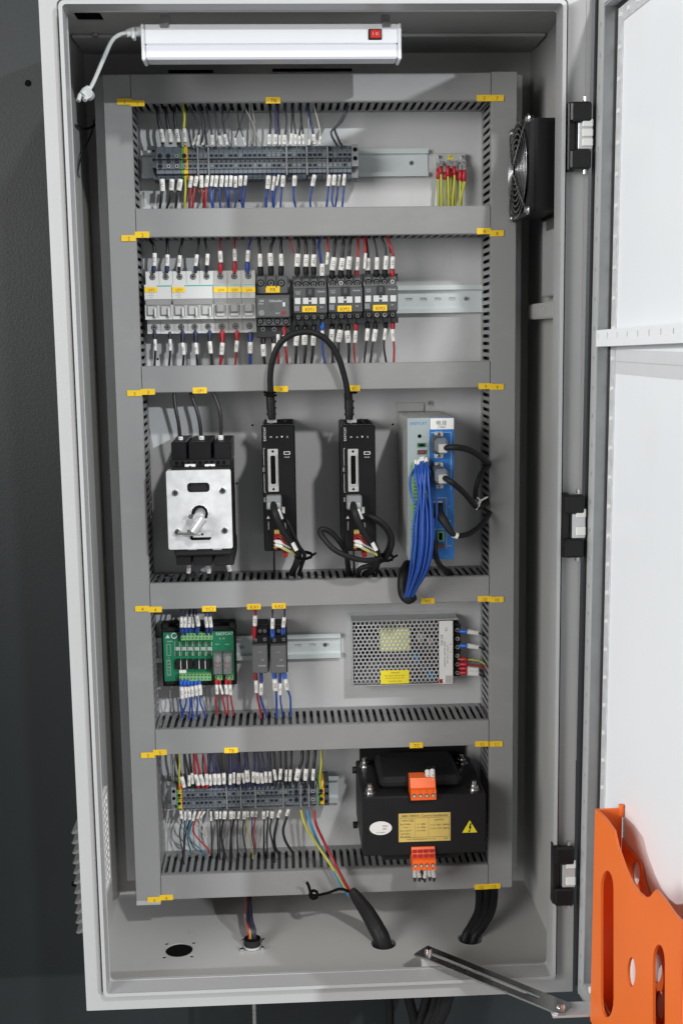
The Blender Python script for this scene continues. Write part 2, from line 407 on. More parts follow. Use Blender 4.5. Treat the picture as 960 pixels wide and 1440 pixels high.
# inner flange at the rear top, rear uprights
mb = MB(); mb.box(CX0+.004, CX1-.004, -.055, .0065, zt-.0045, zt-.0004, 'cab_in', .0008); obj('rear_rail', mb, cab)
for (px, py) in ((134, 46), (740, 48)):
    c = PZ(px, py, zt); mb = MB(); mb.cyl(c, c+Vector((0, 0, -.005)), .004, 'steel', 10); obj('bolt', mb, cab)
# mounting plate
mb = MB(); mb.box(-.284, .284, 0, .002, -.553, .565, 'plate', .0005); mb.box(-.284, -.282, .002, .020, -.553, .565, 'plate'); mb.box(.282, .284, .002, .020, -.553, .565, 'plate')
for (px, py) in ((355, 598), (333, 680), (328, 675), (552, 597), (222, 505), (337, 282), (590, 1245)):
    mb.disc(P(px, py, -.0002), .0016, 'void', 10)
mpl = obj('mounting_plate', mb, cab)
mb = MB()
for (x0, x1, y) in ((383, 495, 101), (237, 300, 103)):
    a = P(x0, y, -.0003); b = P(x1, y, -.0003); mb.box(a.x, b.x, -.0006, -.0001, a.z, a.z+.004, 'void')
obj('plate_slots', mb, mpl)
# louvred vent hood on the outside left, filter grille inside
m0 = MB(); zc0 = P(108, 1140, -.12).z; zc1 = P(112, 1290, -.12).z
m0.box(CX0-.006, CX0, -.17, -.02, zc1, zc0, 'vent_shade', .001); vent = obj('louvre_vent', m0, cab)
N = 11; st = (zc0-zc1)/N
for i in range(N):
    zz = zc0-i*st; m = MB(); m.prism([(CX0-.006, zz), (CX0-.024, zz-st*.80), (CX0-.021, zz-st*.95), (CX0-.006, zz-st*.60)], -.168, -.022, 'vent_shade', 'y'); obj('louvre_blade', m, vent)
m = MB(); g0 = PXX(150, 1092, CX0+t+.003); g1 = PXX(160, 1092, CX0+t+.003); zb = PXX(152, 1236, CX0+t+.003).z
gy0, gy1, gz0, gz1 = -.185, -.045, -.585+.09, -.44+.03
gz1 = PXX(155, 1092, CX0+t+.003).z; gz0 = gz1-.14
xx0, xx1 = CX0+t, CX0+t+.004
for (a, b, c, d) in ((gy0, gy1, gz1-.008, gz1), (gy0, gy1, gz0, gz0+.008), (gy0, gy0+.008, gz0+.008, gz1-.008), (gy1-.008, gy1, gz0+.008, gz1-.008)): m.box(xx0, xx1, a, b, c, d, 'white', .0006)
gr = obj('filter_grille', m, cab)
m = MB()
for i in range(1, 9): m.box(xx0+.0003, xx1-.0004, gy0+.008+i*.0138-.0022, gy0+.008+i*.0138+.0022, gz0+.008, gz1-.008, 'white')
for i in range(1, 12): m.box(xx0+.0004, xx1-.0002, gy0+.008, gy1-.008, gz0+.008+i*.0104-.0018, gz0+.008+i*.0104+.0018, 'white')
obj('grille_bars', m, gr)
m = MB(); m.box(xx0, xx0+.0003, gy0+.008, gy1-.008, gz0+.008, gz1-.008, 'shade'); obj('filter_mat', m, gr)
# right wall: perforated bar, filter box
xr = CX1-t
a = PXX(770, 440, xr-.016)
m = MB(); zc = P(760, 442, -.12).z
bar0, bar1 = -.235, -.035
hl = [rrect(bar0+.012+i*.0155, bar0+.0145+i*.0155, zc+.0005, zc+.0095, .001, 2) for i in range(12)]
m.prism([(bar0, zc-.004), (bar1, zc-.004), (bar1, zc+.013), (bar0, zc+.013)], xr-.018, xr-.0165, 'cab_in', 'x', holes=hl)
m.box(xr-.0165, xr-.0005, bar0, bar1, zc-.0055, zc-.004, 'cab_in'); m.box(xr-.0165, xr-.0005, bar0, bar1, zc+.013, zc+.0145, 'cab_in')
obj('perforated_bar', m, cab)
m = MB(); m.box(xr-.012, xr-.0005, -.215, -.09, zc+.022, zc+.125, 'cab', .002); fb = obj('fan_filter_box', m, cab)
m = MB(); m.box(xr-.0135, xr-.0125, -.205, -.12, zc+.104, zc+.118, 'shade'); obj('grip_recess', m, fb)
# white lip bracket at the bottom
m = MB(); bx(m, 192, 1267, 226, 1273, -.087, -.06, 'cab', .0005); obj('plate_bracket', m, cab)

# hinges
for i, (y0, y1, xa, xb) in enumerate(((143, 240, 797, 829), (694, 784, 789, 819), (1188, 1272, 776, 805))):
    Yh = -.266; a = P((xa+xb)/2, y0, Yh); b = P((xa+xb)/2, y1, Yh); x0 = P(xa+1, (y0+y1)/2, Yh).x; x1 = P(xb, (y0+y1)/2, Yh).x; h = a.z-b.z
    m = MB(); m.box(x0, x0+.009, Yh+.0, YF-.0005, b.z, a.z, 'blackgloss', .0015)
    m.box(x0+.0015, x1, Yh-.008, Yh+.004, a.z-h*.30, a.z-.001, 'blackgloss', .002); m.box(x0+.0015, x1, Yh-.008, Yh+.004, b.z+.001, b.z+h*.30, 'blackgloss', .002)
    hg = obj('hinge', m, cab, label=('top', 'middle', 'bottom')[i]+' black hinge')
    m = MB(); m.box(x0+.011, x1+.002, Yh-.004, Yh-.001, b.z+h*.31, a.z-h*.31, 'zinc', .0005)
    for k in ((0, 1, 2) if i == 0 else (0, 1)):
        zz = b.z+h*(.36+.28*k/(2 if i == 0 else 1)); 
        m.box(x0+.015, x1+.002, Yh-.0065, Yh-.0041, zz-.0005 if i else zz-.001, zz+(.0075 if i == 0 else .010), 'white', .0008)
    obj('hinge_leaf', m, hg)
    for zz in (a.z+.0, b.z-.004): m = MB(); m.cyl((x1-.006, Yh-.001, zz), (x1-.006, Yh-.001, zz+.005), .0028, 'steel', 8); obj('hinge_pin', m, hg)

# ------------------------------------------------------------------ door (opened about 92 degrees)
AL = R(2.6); DH = Vector((.3128, -.268, 0)); DU = Vector((.0062, 0, 1)).normalized(); DS = Vector((math.sin(AL), -math.cos(AL), 0)); DS = (DS-DU*DS.dot(DU)).normalized(); DN = DS.cross(DU)
# local axes of the door matrix: x = along the door away from the hinge, y = out of its inner face, z = up
DT = Matrix(((DS.x, DN.x, DU.x, DH.x), (DS.y, DN.y, DU.y, DH.y), (DS.z, DN.z, DU.z, DH.z), (0, 0, 0, 1)))
DTI = DT.inverted()
def PD(px, py, n):
    a = DTI @ CAM; b = DTI @ (CAM+ray(px, py)); tt = (n-a.y)/(b.y-a.y); q = a+(b-a)*tt
    return q.x, q.z
DZ0, DZ1, DWI = -.600, .604, .60
ND = -.017
def dmb(): m = MB(); m.T = DT; return m
m = dmb(); m.box(0, DWI, ND-.0015, ND, DZ0, DZ1, 'door_white'); m.box(-.0015, 0, ND-.0015, -.001, DZ0, DZ1, 'door_white', .0004); m.box(DWI, DWI+.0015, ND-.0015, 0, DZ0, DZ1, 'door_white'); 
m.box(0, DWI, ND, -.003, DZ1-.0015, DZ1, 'door_white'); m.box(0, DWI, ND, -.003, DZ0, DZ0+.0015, 'door_white')
door = obj('door', m, cab, label='open cabinet door, white inside')
m = dmb(); cw = .019
def chan(x0, x1, z0, z1):
    m.box(x0, x1, -.0015, 0, z0, z1, 'cab', .0003)
hs = []
m.prism([(0, DZ0+.004), (cw, DZ0+.004), (cw, DZ1-.004), (0, DZ1-.004)], -.0015, 0, 'cab', 'y', holes=[rrect(.0085, .0115, DZ0+.02+i*.0335, DZ0+.0255+i*.0335, .0012, 2) for i in range(35)])
m.box(cw-.0015, cw, ND+.001, -.0016, DZ0+.004, DZ1-.004, 'galvdoor'); obj('door_channel', m, door)
m = dmb(); m.prism([(cw+.0002, DZ1-.004), (DWI-.003, DZ1-.004), (DWI-.003, DZ1-.023), (cw+.0002, DZ1-.023)], -.0015, 0, 'cab', 'y', holes=[rrect(.05+i*.025, .0555+i*.025, DZ1-.015, DZ1-.012, .0012, 2) for i in range(20)])
m.box(cw, DWI-.003, ND+.001, -.0016, DZ1-.0245, DZ1-.023, 'zinc'); obj('door_channel', m, door)
m = dmb(); m.box(cw+.0002, DWI-.003, -.0015, 0, DZ0+.004, DZ0+.023, 'cab'); m.box(cw, DWI-.003, ND+.001, -.0016, DZ0+.023, DZ0+.0245, 'zinc'); obj('door_channel', m, door)
m = dmb(); m.box(cw, cw+.004, ND, ND+.003, DZ0+.02, DZ1-.0246, 'gasket', .0008); m.box(cw+.004, DWI-.02, ND, ND+.003, DZ1-.0286, DZ1-.0246, 'gasket', .0008); obj('door_seal', m, door)
m = dmb(); m.prism([(cw+.0042, DZ0+.03), (cw+.020, DZ0+.03), (cw+.020, DZ1-.029), (cw+.0042, DZ1-.029)], ND+.0002, ND+.0016, 'galv', 'y', holes=[])
m.prism([(cw+.0202, DZ1-.045), (DWI-.02, DZ1-.045), (DWI-.02, DZ1-.029), (cw+.0202, DZ1-.029)], ND+.0002, ND+.0016, 'galv', 'y')
st_ = obj('seal_retainer', m, door)
for i in range(34): m = dmb(); m.cyl((cw+.0125, ND+.0016, DZ0+.045+i*.034), (cw+.0125, ND+.003, DZ0+.045+i*.034), .0028, 'white', 8); obj('retainer_stud', m, door)
for i in range(17): m = dmb(); m.cyl((cw+.04+i*.03, ND+.0016, DZ1-.037), (cw+.04+i*.03, ND+.003, DZ1-.037), .0028, 'white', 8); obj('retainer_stud', m, door)
# cross rail
s0, zb0 = PD(838, 488, 0); s1, zb1 = PD(838, 465, 0)
m = dmb(); tl = math.tan(R(1.2))
def rq(x, z): return (x, z+tl*x)
m.prism([rq(cw+.0003, zb0), rq(DWI-.003, zb0), rq(DWI-.003, zb1), rq(cw+.0003, zb1)], -.0012, .0006, 'door_white', 'y', holes=[[(p[0], p[1]+tl*p[0]) for p in rrect(.026+i*.0335, .0285+i*.0335, (zb0+zb1)/2-.001, (zb0+zb1)/2+.0055, .001, 2)] for i in range(16)])
m.prism([rq(cw+.0003, zb0), rq(DWI-.003, zb0), rq(DWI-.003, zb0+.0015), rq(cw+.0003, zb0+.0015)], ND+.002, -.0013, 'door_white', 'y')
m.prism([rq(cw+.0003, zb1), rq(DWI-.003, zb1), rq(DWI-.003, zb1-.0015), rq(cw+.0003, zb1-.0015)], ND+.002, -.0013, 'door_white', 'y')
obj('cross_rail', m, door)
m = dmb(); m.box(cw+.021, DWI-.02, ND+.0002, ND+.0008, zb0-.030, zb0-.003, 'door_strip_shadow'); m.box(cw+.021, DWI-.02, ND+.0008, ND+.001, zb0-.0165, zb0-.0158, 'silver'); obj('strip_and_rail_shadow', m, door)  # strip under the rail, with the rail's soft shadow painted into its grey
# black rubber strip at the hinge gap
m = dmb(); m.box(-.006, -.0018, -.0020, .0024, DZ0+.01, DZ1-.002, 'gasket', .0008); obj('hinge_seal', m, door)

# document holder on the door
def dpoly(pts, n): return [PD(px, py, n) for (px, py) in pts]
NB, NF = ND+.003, ND+.034
s_left = PD(873, 1134, NB)[0]
def sh(px, py): return PD(px, py, NF)
front = [(836, 1137), (850, 1151), (862, 1168), (867, 1190), (878, 1222), (886, 1240), (896, 1254), (905, 1262), (913, 1261), (921, 1251), (932, 1264), (946, 1284), (957, 1296)]
fo = dpoly(front, NF); smax = fo[-1][0]+.002; zb_ = DZ0+.03
outer = [(fo[0][0], zb_)]+fo[:]+[(smax, zb_)]
def ellp(cx, cy_, rx, ry, n=20): return dpoly([(cx+rx*math.cos(2*math.pi*i/n), cy_+ry*math.sin(2*math.pi*i/n)) for i in range(n)], NF)
def stad(x0, x1, y0, y1, n=8):
    cx, rx = (x0+x1)/2, (x1-x0)/2; ry = rx*3
    pts = [(cx+rx*math.cos(math.pi+math.pi*i/n), y0+ry+ry*math.sin(math.pi+math.pi*i/n)) for i in range(n+1)]+[(cx+rx*math.cos(math.pi*i/n), y1-ry+ry*math.sin(math.pi*i/n)) for i in range(n+1)]
    return dpoly(pts, NF)
holder = thing('document_holder', 'orange plastic document holder fixed low on the inside of the open door', 'holder', DT @ Vector((fo[0][0], NB, zb_)))
m = dmb(); m.prism(outer, NF-.003, NF, 'orange', 'y', holes=[stad(844, 862, 1224, 1431), ellp(887, 1367, 5.5, 21), stad(917, 934, 1328, 1462)])
obj('front_plate', m, holder)
sl = fo[0][0]
m = dmb(); m.box(sl, sl+.003, NB, NF-.0032, zb_, fo[0][1], 'orange', .0006); m.cyl((sl+.0015, NB+.001, fo[0][1]-.01), (sl+.0015, NB+.001, fo[0][1]+.004), .003, 'orange', 10); obj('side_plate', m, holder)
m = dmb(); m.box(smax-.003, smax, NB, NF-.0032, zb_, fo[-1][1]+.002, 'orange', .0006); obj('side_plate', m, holder)
m = dmb(); m.box(sl+.003, smax-.003, NB, NF-.0032, zb_, zb_+.003, 'orange'); obj('bottom_plate', m, holder)
bk = dpoly([(876, 1186), (886, 1197), (900, 1214), (904, 1236), (911, 1258), (921, 1262)], NB)
bo = [(sl+.0032, zb_+.0032), (sl+.0032, bk[0][1]+.004)]+bk+[(smax-.0032, bk[-1][1]), (smax-.0032, zb_+.0032)]
def ellb(cx, cy_, rx, ry, n=20): return dpoly([(cx+rx*math.cos(2*math.pi*i/n), cy_+ry*math.sin(2*math.pi*i/n)) for i in range(n)], NB)
m = dmb(); m.prism(bo, NB-.002, NB, 'orange', 'y', holes=[ellb(893, 1228, 6, 17), ellb(887.5, 1367, 8, 25), ellb(922, 1362, 8, 21), ellb(926, 1414, 8, 21)]); obj('back_plate', m, holder)
m = dmb(); c = PD(834, 1384, -.001); m.cyl((c[0]+.012, -.001, c[1]), (c[0]+.012, .008, c[1]), .004, 'white', 10); obj('fixing_stud', m, holder)

# door stay
ZS = -.566
a, b = PZ(602, 1342, ZS), PZ(787, 1418, ZS); dv = (b-a).normalized(); nv = Vector((-dv.y, dv.x, 0)); hw = .0142
stay = thing('door_stay', 'slotted flat steel door stay lying across the bottom of the cabinet', 'door stay', (a+b)/2)
def pl(c, l, w): return (c+dv*l+nv*w)
L = (b-a).length
outer = [(p.x, p.y) for p in (pl(a, -.012, -hw), pl(b, .006, -hw), pl(b, .012, -hw*.6), pl(b, .012, hw*.6), pl(b, .006, hw), pl(a, -.012, hw))]
slot = [(p.x, p.y) for p in (pl(a, .004, -.003), pl(b, -.030, -.003), pl(b, -.027, 0), pl(b, -.030, .003), pl(a, .004, .003), pl(a, .001, 0))]
m = MB(); m.prism(outer, ZS, ZS+.0025, 'steel', 'z', holes=[slot]); obj('slotted_arm', m, stay)
m = MB(); m.cyl(a+Vector((0, 0, .0025)), a+Vector((0, 0, .008)), .0055, 'chrome', 10, r2=.004); obj('slide_screw', m, stay)
m = MB(); m.cyl(b+Vector((0, 0, .0025)), b+Vector((0, 0, .007)), .006, 'chrome', 12, r2=.005); obj('pivot_rivet', m, stay)
m = MB(); m.box(a.x-.010, a.x+.014, a.y-.012, a.y+.010, CZ0+.0296, ZS-.0002, 'cab', .001); obj('floor_bracket', m, stay)
m = MB(); e = Vector((.322, b.y-.02, 0))
m.box(b.x-.012, .3125, b.y-.016, b.y+.014, ZS-.003, ZS-.0003, 'zinc', .0005); m.box(.3100, .3125, b.y-.05, b.y+.014, ZS-.0002, ZS+.022, 'zinc', .0005); m.cyl((.3100, b.y-.0, ZS+.012), (.3065, b.y-.0, ZS+.012), .004, 'chrome', 10); m.cyl((.3100, b.y-.035, ZS+.012), (.3065, b.y-.035, ZS+.012), .004, 'chrome', 10); obj('door_bracket', m, stay)
#@@PART2
# ------------------------------------------------------------------ wiring ducts
DY = -.0858
DZ = [(.550, .5165), (.3858, .351), (.1873, .1537), (-.0989, -.1335), (-.3001, -.3345), (-.508, -.5425)]
XL0, XL1, XR0, XR1 = -.2604, -.2268, .2278, .2604
def slotted(mb, a0, a1, plane, axis, thick=.0014, pitch=.0098, slot=.0046):
    # a wall running along a (x or z) at the given plane, with slots from near the plate to near the cover
    def B(p, q, y0, y1):
        if axis == 'x': mb.box(p, q, y0, y1, plane, plane+thick, 'duct')
        else: mb.box(plane, plane+thick, y0, y1, p, q, 'duct')
    B(a0, a1, -.012, -.001); B(a0, a1, -.0845, -.074)
    n = int((a1-a0)/pitch)
    off = (a1-a0-n*pitch)/2
    for i in range(n+1):
        c = a0+off+i*pitch; p, q = max(a0, c-(pitch-slot)/2), min(a1, c+(pitch-slot)/2)
        if q > p: B(p, q, -.0741, -.0119)
        if i < n:      # pointed slot ends
            e0, e1 = q, c+pitch-(pitch-slot)/2; em = (e0+e1)/2
            for (y0, y1) in ((-.0741, -.0705), (-.0119, -.0155)):
                for (s0, s1) in ((e0, em), (e1, em)):
                    if axis == 'x': vs = [(s0, y0, plane), (s0, y1, plane), (s1, y0, plane), (s0, y0, plane+thick), (s0, y1, plane+thick), (s1, y0, plane+thick)]
                    else: vs = [(plane, y0, s0), (plane, y1, s0), (plane, y0, s1), (plane+thick, y0, s0), (plane+thick, y1, s0), (plane+thick, y0, s1)]
                    mb.add(vs, [(0, 2, 1), (3, 4, 5), (1, 2, 5, 4), (0, 1, 4, 3), (0, 3, 5, 2)], 'duct')
def duct(label, x0, x1, z0, z1, horiz):
    d = thing('wiring_duct', label, 'wiring duct', ((x0+x1)/2, 0, z0), 'grey slotted wiring ducts')
    m = MB(); m.box(x0, x1, DY, DY+.002, z0, z1, 'duct', .0006)
    if horiz: m.box(x0+.0005, x1-.0005, DY+.002, DY+.008, z0-.0006, z0+.0010, 'duct'); m.box(x0+.0005, x1-.0005, DY+.002, DY+.008, z1-.0010, z1+.0006, 'duct')
    else: m.box(x0-.0006, x0+.001, DY+.002, DY+.008, z0+.0005, z1-.0005, 'duct'); m.box(x1-.001, x1+.0006, DY+.002, DY+.008, z0+.0005, z1-.0005, 'duct')
    obj('cover', m, d)
    for k in (0, 1):
        m = MB()
        if horiz: slotted(m, x0+.0004, x1-.0004, (z0+.0012, z1-.0026)[k], 'x')
        else: slotted(m, z0+.0004, z1-.0004, (x0+.0012, x1-.0026)[k], 'z')
        obj('slotted_wall', m, d)
    m = MB()
    if horiz: m.box(x0+.0005, x1-.0005, -.0011, -.0003, z0+.0028, z1-.0028, 'duct')
    else: m.box(x0+.0028, x1-.0028, -.0011, -.0003, z0+.0005, z1-.0005, 'duct')
    obj('base', m, d)
    # loose wiring lying inside, dark through the slots
    m = MB()
    if horiz: m.box(x0+.004, x1-.004, -.068, -.004, z0+.0075, z1-.0075, 'wdark', .006)
    else: m.box(x0+.0075, x1-.0075, -.068, -.004, z0+.004, z1-.004, 'wdark', .006)
    obj('packed_wiring', m, d)
    return d
dl = duct('long vertical duct along the left edge of the mounting plate', XL0, XL1, -.5455, DZ[0][0], False)
dr = duct('long vertical duct along the right edge of the mounting plate', XR0, XR1, -.5425, DZ[0][0]+.0015, False)
hl = ['horizontal duct at the very top, above the upper terminal strip', 'horizontal duct between the upper terminal strip and the row of circuit breakers', 'horizontal duct between the circuit breakers and the black drives', 'horizontal duct under the black drives and the blue controller', 'horizontal duct under the green relay board and the power supply', 'lowest horizontal duct, under the lower terminal strip and the transformer']
dh = [duct(hl[i], XL1+.0008, XR0-.0008, DZ[i][1], DZ[i][0], True) for i in range(6)]
for (px, py, tx, p) in ((175, 143, '1', dl), (193, 145, '1', dh[0]), (384, 141, 'TB', dh[0]), (680, 138, '7', dh[0]), (698, 138, '7', dr),
    (181, 335, '2', dl), (200, 330, '2', dh[1]), (680, 325, '8', dh[1]), (698, 328, '8', dr), (189, 553, '3', dl), (208, 551, '3', dh[2]), (281, 549, 'QF1', dh[2]),
    (395, 547, 'X', dh[2]), (496, 546, 'Y', dh[2]), (682, 543, '9', dh[2]), (698, 544, '9', dr), (200, 856, '4', dl), (218, 857, '4', dh[3]), (294, 856, 'YC1', dh[3]),
    (357, 853, 'KA1', dh[3]), (392, 852, 'KA2', dh[3]), (601, 845, 'VC', dh[3]), (681, 842, '10', dh[3]), (698, 843, '10', dr), (208, 1062, '5', dl), (225, 1058, '5', dh[4]),
    (325, 1055, 'TB', dh[4]), (585, 1048, 'TC', dh[4]), (677, 1046, '11', dh[4]), (697, 1046, '11', dr), (217, 1265, '6', dl), (234, 1262, '6', dh[5]), (676, 1247, '12', dh[5]), (694, 1246, '12', dr)):
    tag(p, px, py, tx, DY)

# ------------------------------------------------------------------ DIN rails
def rail(label, x0, x1, y0, y1, slots):
    Yr = -.0075; a = P(x0, (y0+y1)/2, Yr); b = P(x1, (y0+y1)/2, Yr); xm = (x0+x1)/2
    z1 = P(xm, y0, Yr).z; z0 = P(xm, y1, Yr).z; h = z1-z0
    d = thing('mounting_rail', label, 'mounting rail', ((a.x+b.x)/2, 0, z0), 'steel mounting rails')
    m = MB(); holes = []
    k = a.x+.012
    while slots and k < b.x-.016: holes.append(rrect(k, k+.010, (z0+z1)/2-.0022, (z0+z1)/2+.0022, .0021, 4)); k += .020
    m.prism([(a.x, z0+.005), (b.x, z0+.005), (b.x, z1-.005), (a.x, z1-.005)], -.0016, -.0004, 'rail', 'y', holes=holes)
    for (zz, s) in ((z0+.005, -1), (z1-.005, 1)):
        m.box(a.x, b.x, -.0075, -.0004, zz-.0006+s*.0006, zz+.0006+s*.0006, 'rail'); m.box(a.x, b.x, -.0085, -.0075, zz, zz+s*.0062, 'rail')
    obj('rail_strip', m, d)
    m = MB(); c = (b.x-.022, -.0016, (z0+z1)/2)
    if slots: m.screw(c, .0035, 'steel')
    else: m.screw(c, .0035, 'steel')
    obj('rail_screw', m, d); return d
rail('steel rail behind the upper terminal strip, its bare end to the right', 199, 602, 211.5, 248, False)
rail('slotted steel rail carrying the circuit breakers and contactors', 203, 678, 404.5, 441, True)
rail('slotted steel rail behind the green board and the two slim relays', 221, 479, 895, 927, True)
rail('steel rail behind the lower terminal strip', 236, 476, 1096, 1131, False)

# ------------------------------------------------------------------ terminal strips
def term_profile(z0, z1, yf, yb):
    h = z1-z0; f = lambda t: z0+h*t
    return [(yb, f(.06)), (yb-.008, f(0)), (yf+.012, f(.02)), (yf+.010, f(.14)), (yf+.003, f(.17)), (yf+.003, f(.28)), (yf, f(.30)), (yf, f(.46)), (yf+.006, f(.475)), (yf+.006, f(.585)), (yf, f(.60)), (yf, f(.77)), (yf+.004, f(.79)), (yf+.008, f(.97)), (yf+.016, f(1)), (yb, f(.95))]
def terminal(par, x0, x1, z0, z1, yf, kind, jumper=False):
    m = MB(); g = .00025; w = x1-x0; h = z1-z0
    prof = term_profile(z0, z1, yf, -.010)
    if kind == 'earth':
        m.prism(prof, x0+g, x0+w*.5, 'green', 'x'); m.prism([(p[0]-.0003, p[1]) for p in prof], x0+w*.42, x1-g, 'yellowgrn', 'x')
    elif kind == 'sep':
        m.prism([(yf-.001, z0+h*.10), (yf-.001, z0+h*.93), (yf+.012, z0+h), (-.012, z0+h*.96), (-.012, z0+h*.05)], x0, x1, 'termlt', 'x')
        return obj('separator_plate', m, par)
    else:
        m.prism(prof, x0+g, x1-g, 'term', 'x')
    r = min(w*.36, .0036); xc = (x0+x1)/2
    for t in (.68, .38): m.hole((xc, yf-.0002, z0+h*t), r, 'silver' if random.random() < .3 else 'contdark', 'contdark')
    m.box(xc-w*.25, xc+w*.25, yf+.0053, yf+.0061, z0+h*.49, z0+h*.57, 'contdark')
    if jumper: m.screw((xc, yf+.0059, z0+h*.53), r*.95, 'chrome')
    if w < .008: m.box(xc-w*.3, xc+w*.3, yf+.0054, yf+.0062, z0+h*.83, z0+h*.92, 'termdark')
    return obj('terminal', m, par)
def strip(label, py0, py1, items, yf=-.052):
    px0, px1 = items[0][0], items[-1][1]; ym = (py0+py1)/2
    zc1 = P((px0+px1)/2, py0, yf).z; zc0 = P((px0+px1)/2, py1, yf).z
    d = thing('terminal_strip', label, 'terminal strip', (P((px0+px1)/2, ym, yf).x, -.009, zc0))
    for (a, b, k) in items:
        x0, x1 = P(a, ym, yf).x, P(b, ym, yf).x
        if k in ('end', 'endlt'):
            m = MB(); mt = 'termdark' if k == 'end' else 'termlt'; h = zc1-zc0
            m.prism([(-.010, zc0), (yf+.010, zc0+.001), (yf+.010, zc0+h*.3), (yf, zc0+h*.34), (yf, zc0+h*.98), (-.010, zc0+h)], x0+.0002, x1-.0002, mt, 'x')
            for t in (.83, .57): m.disc(((x0+x1)/2, yf-.0003, zc0+h*t), (x1-x0)*.33, 'void', 10)
            obj('end_stop', m, d)
        else: terminal(d, x0, x1, zc0, zc1, yf, k.split('+')[0], '+j' in k)
    return d
def run(x0, x1, n, k='t'): w = (x1-x0)/n; return [(x0+i*w, x0+(i+1)*w, k) for i in range(n)]
ts1 = strip('upper strip of slate grey terminals with one green and yellow earth terminal', 203, 251, [(214, 219.5, 'end')]+run(219.5, 254.5, 3)+[(254.5, 264.5, 'earth')]+run(264.5, 277.5, 2, 't+j')+[(277.5, 279.5, 'sep')]+run(279.5, 292.5, 2, 't+j')+[(292.5, 294.5, 'sep')]+run(294.5, 402, 16)+[(402, 404, 'sep')]+run(404, 430.5, 4, 't+j')+[(430.5, 432.5, 'sep')]+run(432.5, 459.5, 4, 't+j')+[(459.5, 461.5, 'sep')]+run(461.5, 494.5, 5)+[(494.5, 504, 'endlt')])
ts2 = strip('lower strip of slate grey terminals with an earth terminal at each end', 1103, 1141, [(241, 248.5, 'endlt'), (248.5, 256, 'earth')]+run(256, 318, 10)+[(318, 319.5, 'sep')]+run(319.5, 338, 3, 't+j')+[(338, 339.5, 'sep')]+run(339.5, 358.5, 3, 't+j')+[(358.5, 360, 'sep')]+run(360, 397.5, 6)+[(397.5, 399, 'sep')]+run(399, 411.5, 2)+run(411.5, 422, 1)+[(422, 423.5, 'sep')]+run(423.5, 433.5, 1)+[(433.5, 435, 'sep')]+run(435, 445.5, 1)+[(445.5, 447, 'sep'), (447, 456, 'earth'), (456, 463, 'end')])

# ------------------------------------------------------------------ circuit breakers
def breaker(label, x0, x1, poles, tagtx, white=True):
    yt, yb_, Yc, Yt = 381, 468, -.072, -.050; ym = 425
    a, b = P(x0, ym, Yc), P(x1, ym, Yc); xm = (x0+x1)/2; g = .0002; xa, xb = a.x+g, b.x-g
    q = lambda y, Y=Yc: P(282, y, Y).z       # one common height for the whole row
    d = thing('circuit_breaker', label, 'circuit breaker', ((xa+xb)/2, -.009, q(468)), 'circuit breakers on the rail')
    body = 'mcb' if white else 'mcbgrey'; w = (xb-xa)/poles
    zt, z1, z2, z3, z4, zbm = q(381, Yt), q(399.5), q(420), q(428), q(448.5), q(468.5, Yt)
    m = MB(); m.prism([(-.009, zbm), (Yt, zbm), (Yt, z4-.0002), (Yc, z4), (Yc, z3-.0), (Yc+.006, z3+.0005), (Yc-.001, z2), (Yc-.001, z1), (Yt, z1+.0002), (Yt, zt), (-.009, zt)], xa, xb, body, 'x'); obj('body', m, d)
    m = MB(); m.box(xa+.0004, xb-.0004, Yc-.0016, Yc-.0011, z2, z1-.0004, 'mcb' if white else 'mcbgrey', .0002)
    if poles > 1: m.box(xa+w*.95, xb-.0006, Yc-.00185, Yc-.0015, z1-.0026, z1-.0012, 'teal')
    else: m.box(xa+.001, xb-.001, Yc-.00185, Yc-.0015, z1-.0020, z1-.0012, 'teal')
    for k in range(3): m.text(('C16A', '230/400V~', '6000')[k], ((xa+w*.5), Yc-.0016, z2+.0075-.0026*k), .0014, 'mcbshade')
    obj('label_plate', m, d)
    for i in range(poles):
        p, r = xa+i*w, xa+(i+1)*w; c = (p+r)/2
        m = MB(); m.box(p+.0012, r-.0012, Yc-.0005, Yc+.004, z4+.004, z3-.001, 'mcbshade', .0004); m.box(p+.0003, p+.0011, Yc-.001, Yc+.001, z4+.002, z3-.0002, body); m.box(r-.0011, r-.0003, Yc-.001, Yc+.001, z4+.002, z3-.0002, body)
        obj('toggle_recess', m, d)
        m = MB()
        if poles > 1: m.box(r-.0052, r-.0024, Yc-.0075, Yc, z4+.0030, z3-.0035, 'mcb', .0008); m.box(p+.0034, r-.0054, Yc-.0030, Yc, z4+.0055, z3-.002, 'mcbgrey', .0008)
        else: m.box(p+.0035, r-.0035, Yc-.006, Yc, z4+.0075, z3+.001, 'mcbshade', .0018); m.box(p+.0035, r-.0035, Yc-.0025, Yc, z4+.003, z4+.0074, 'mcbgrey', .0008)
        obj('toggle', m, d)
        for (zz, nm) in ((q(389, Yt), 0), (q(459.5, Yt), 1)):
            m = MB(); m.cyl((c, Yt+.0005, zz), (c, Yt-.0003, zz), .0040, 'void', 14); m.screw((c, Yt-.0003, zz), .0034, 'chrome', n=12); obj('clamp_screw', m, d)
        if i: 
            m = MB(); m.box(p-.00025, p+.00025, Yt-.0003, Yt, zbm, z4-.001, 'mcbshade'); m.box(p-.00025, p+.00025, Yt-.0003, Yt, z1+.001, zt, 'mcbshade'); obj('pole_joint', m, d)
    if poles > 1:
        m = MB(); m.box(xa+.001, xb-.001, Yc-.0018, Yc+.002, z3-.0005, z2-.0008, 'mcbshade', .0006); obj('toggle_tie_bar', m, d)
    tag(d, x0+9 if poles > 1 else x0+10, 407.5, tagtx, Yc-.0017, .0165 if poles > 1 else .0175, .0068)
    return d
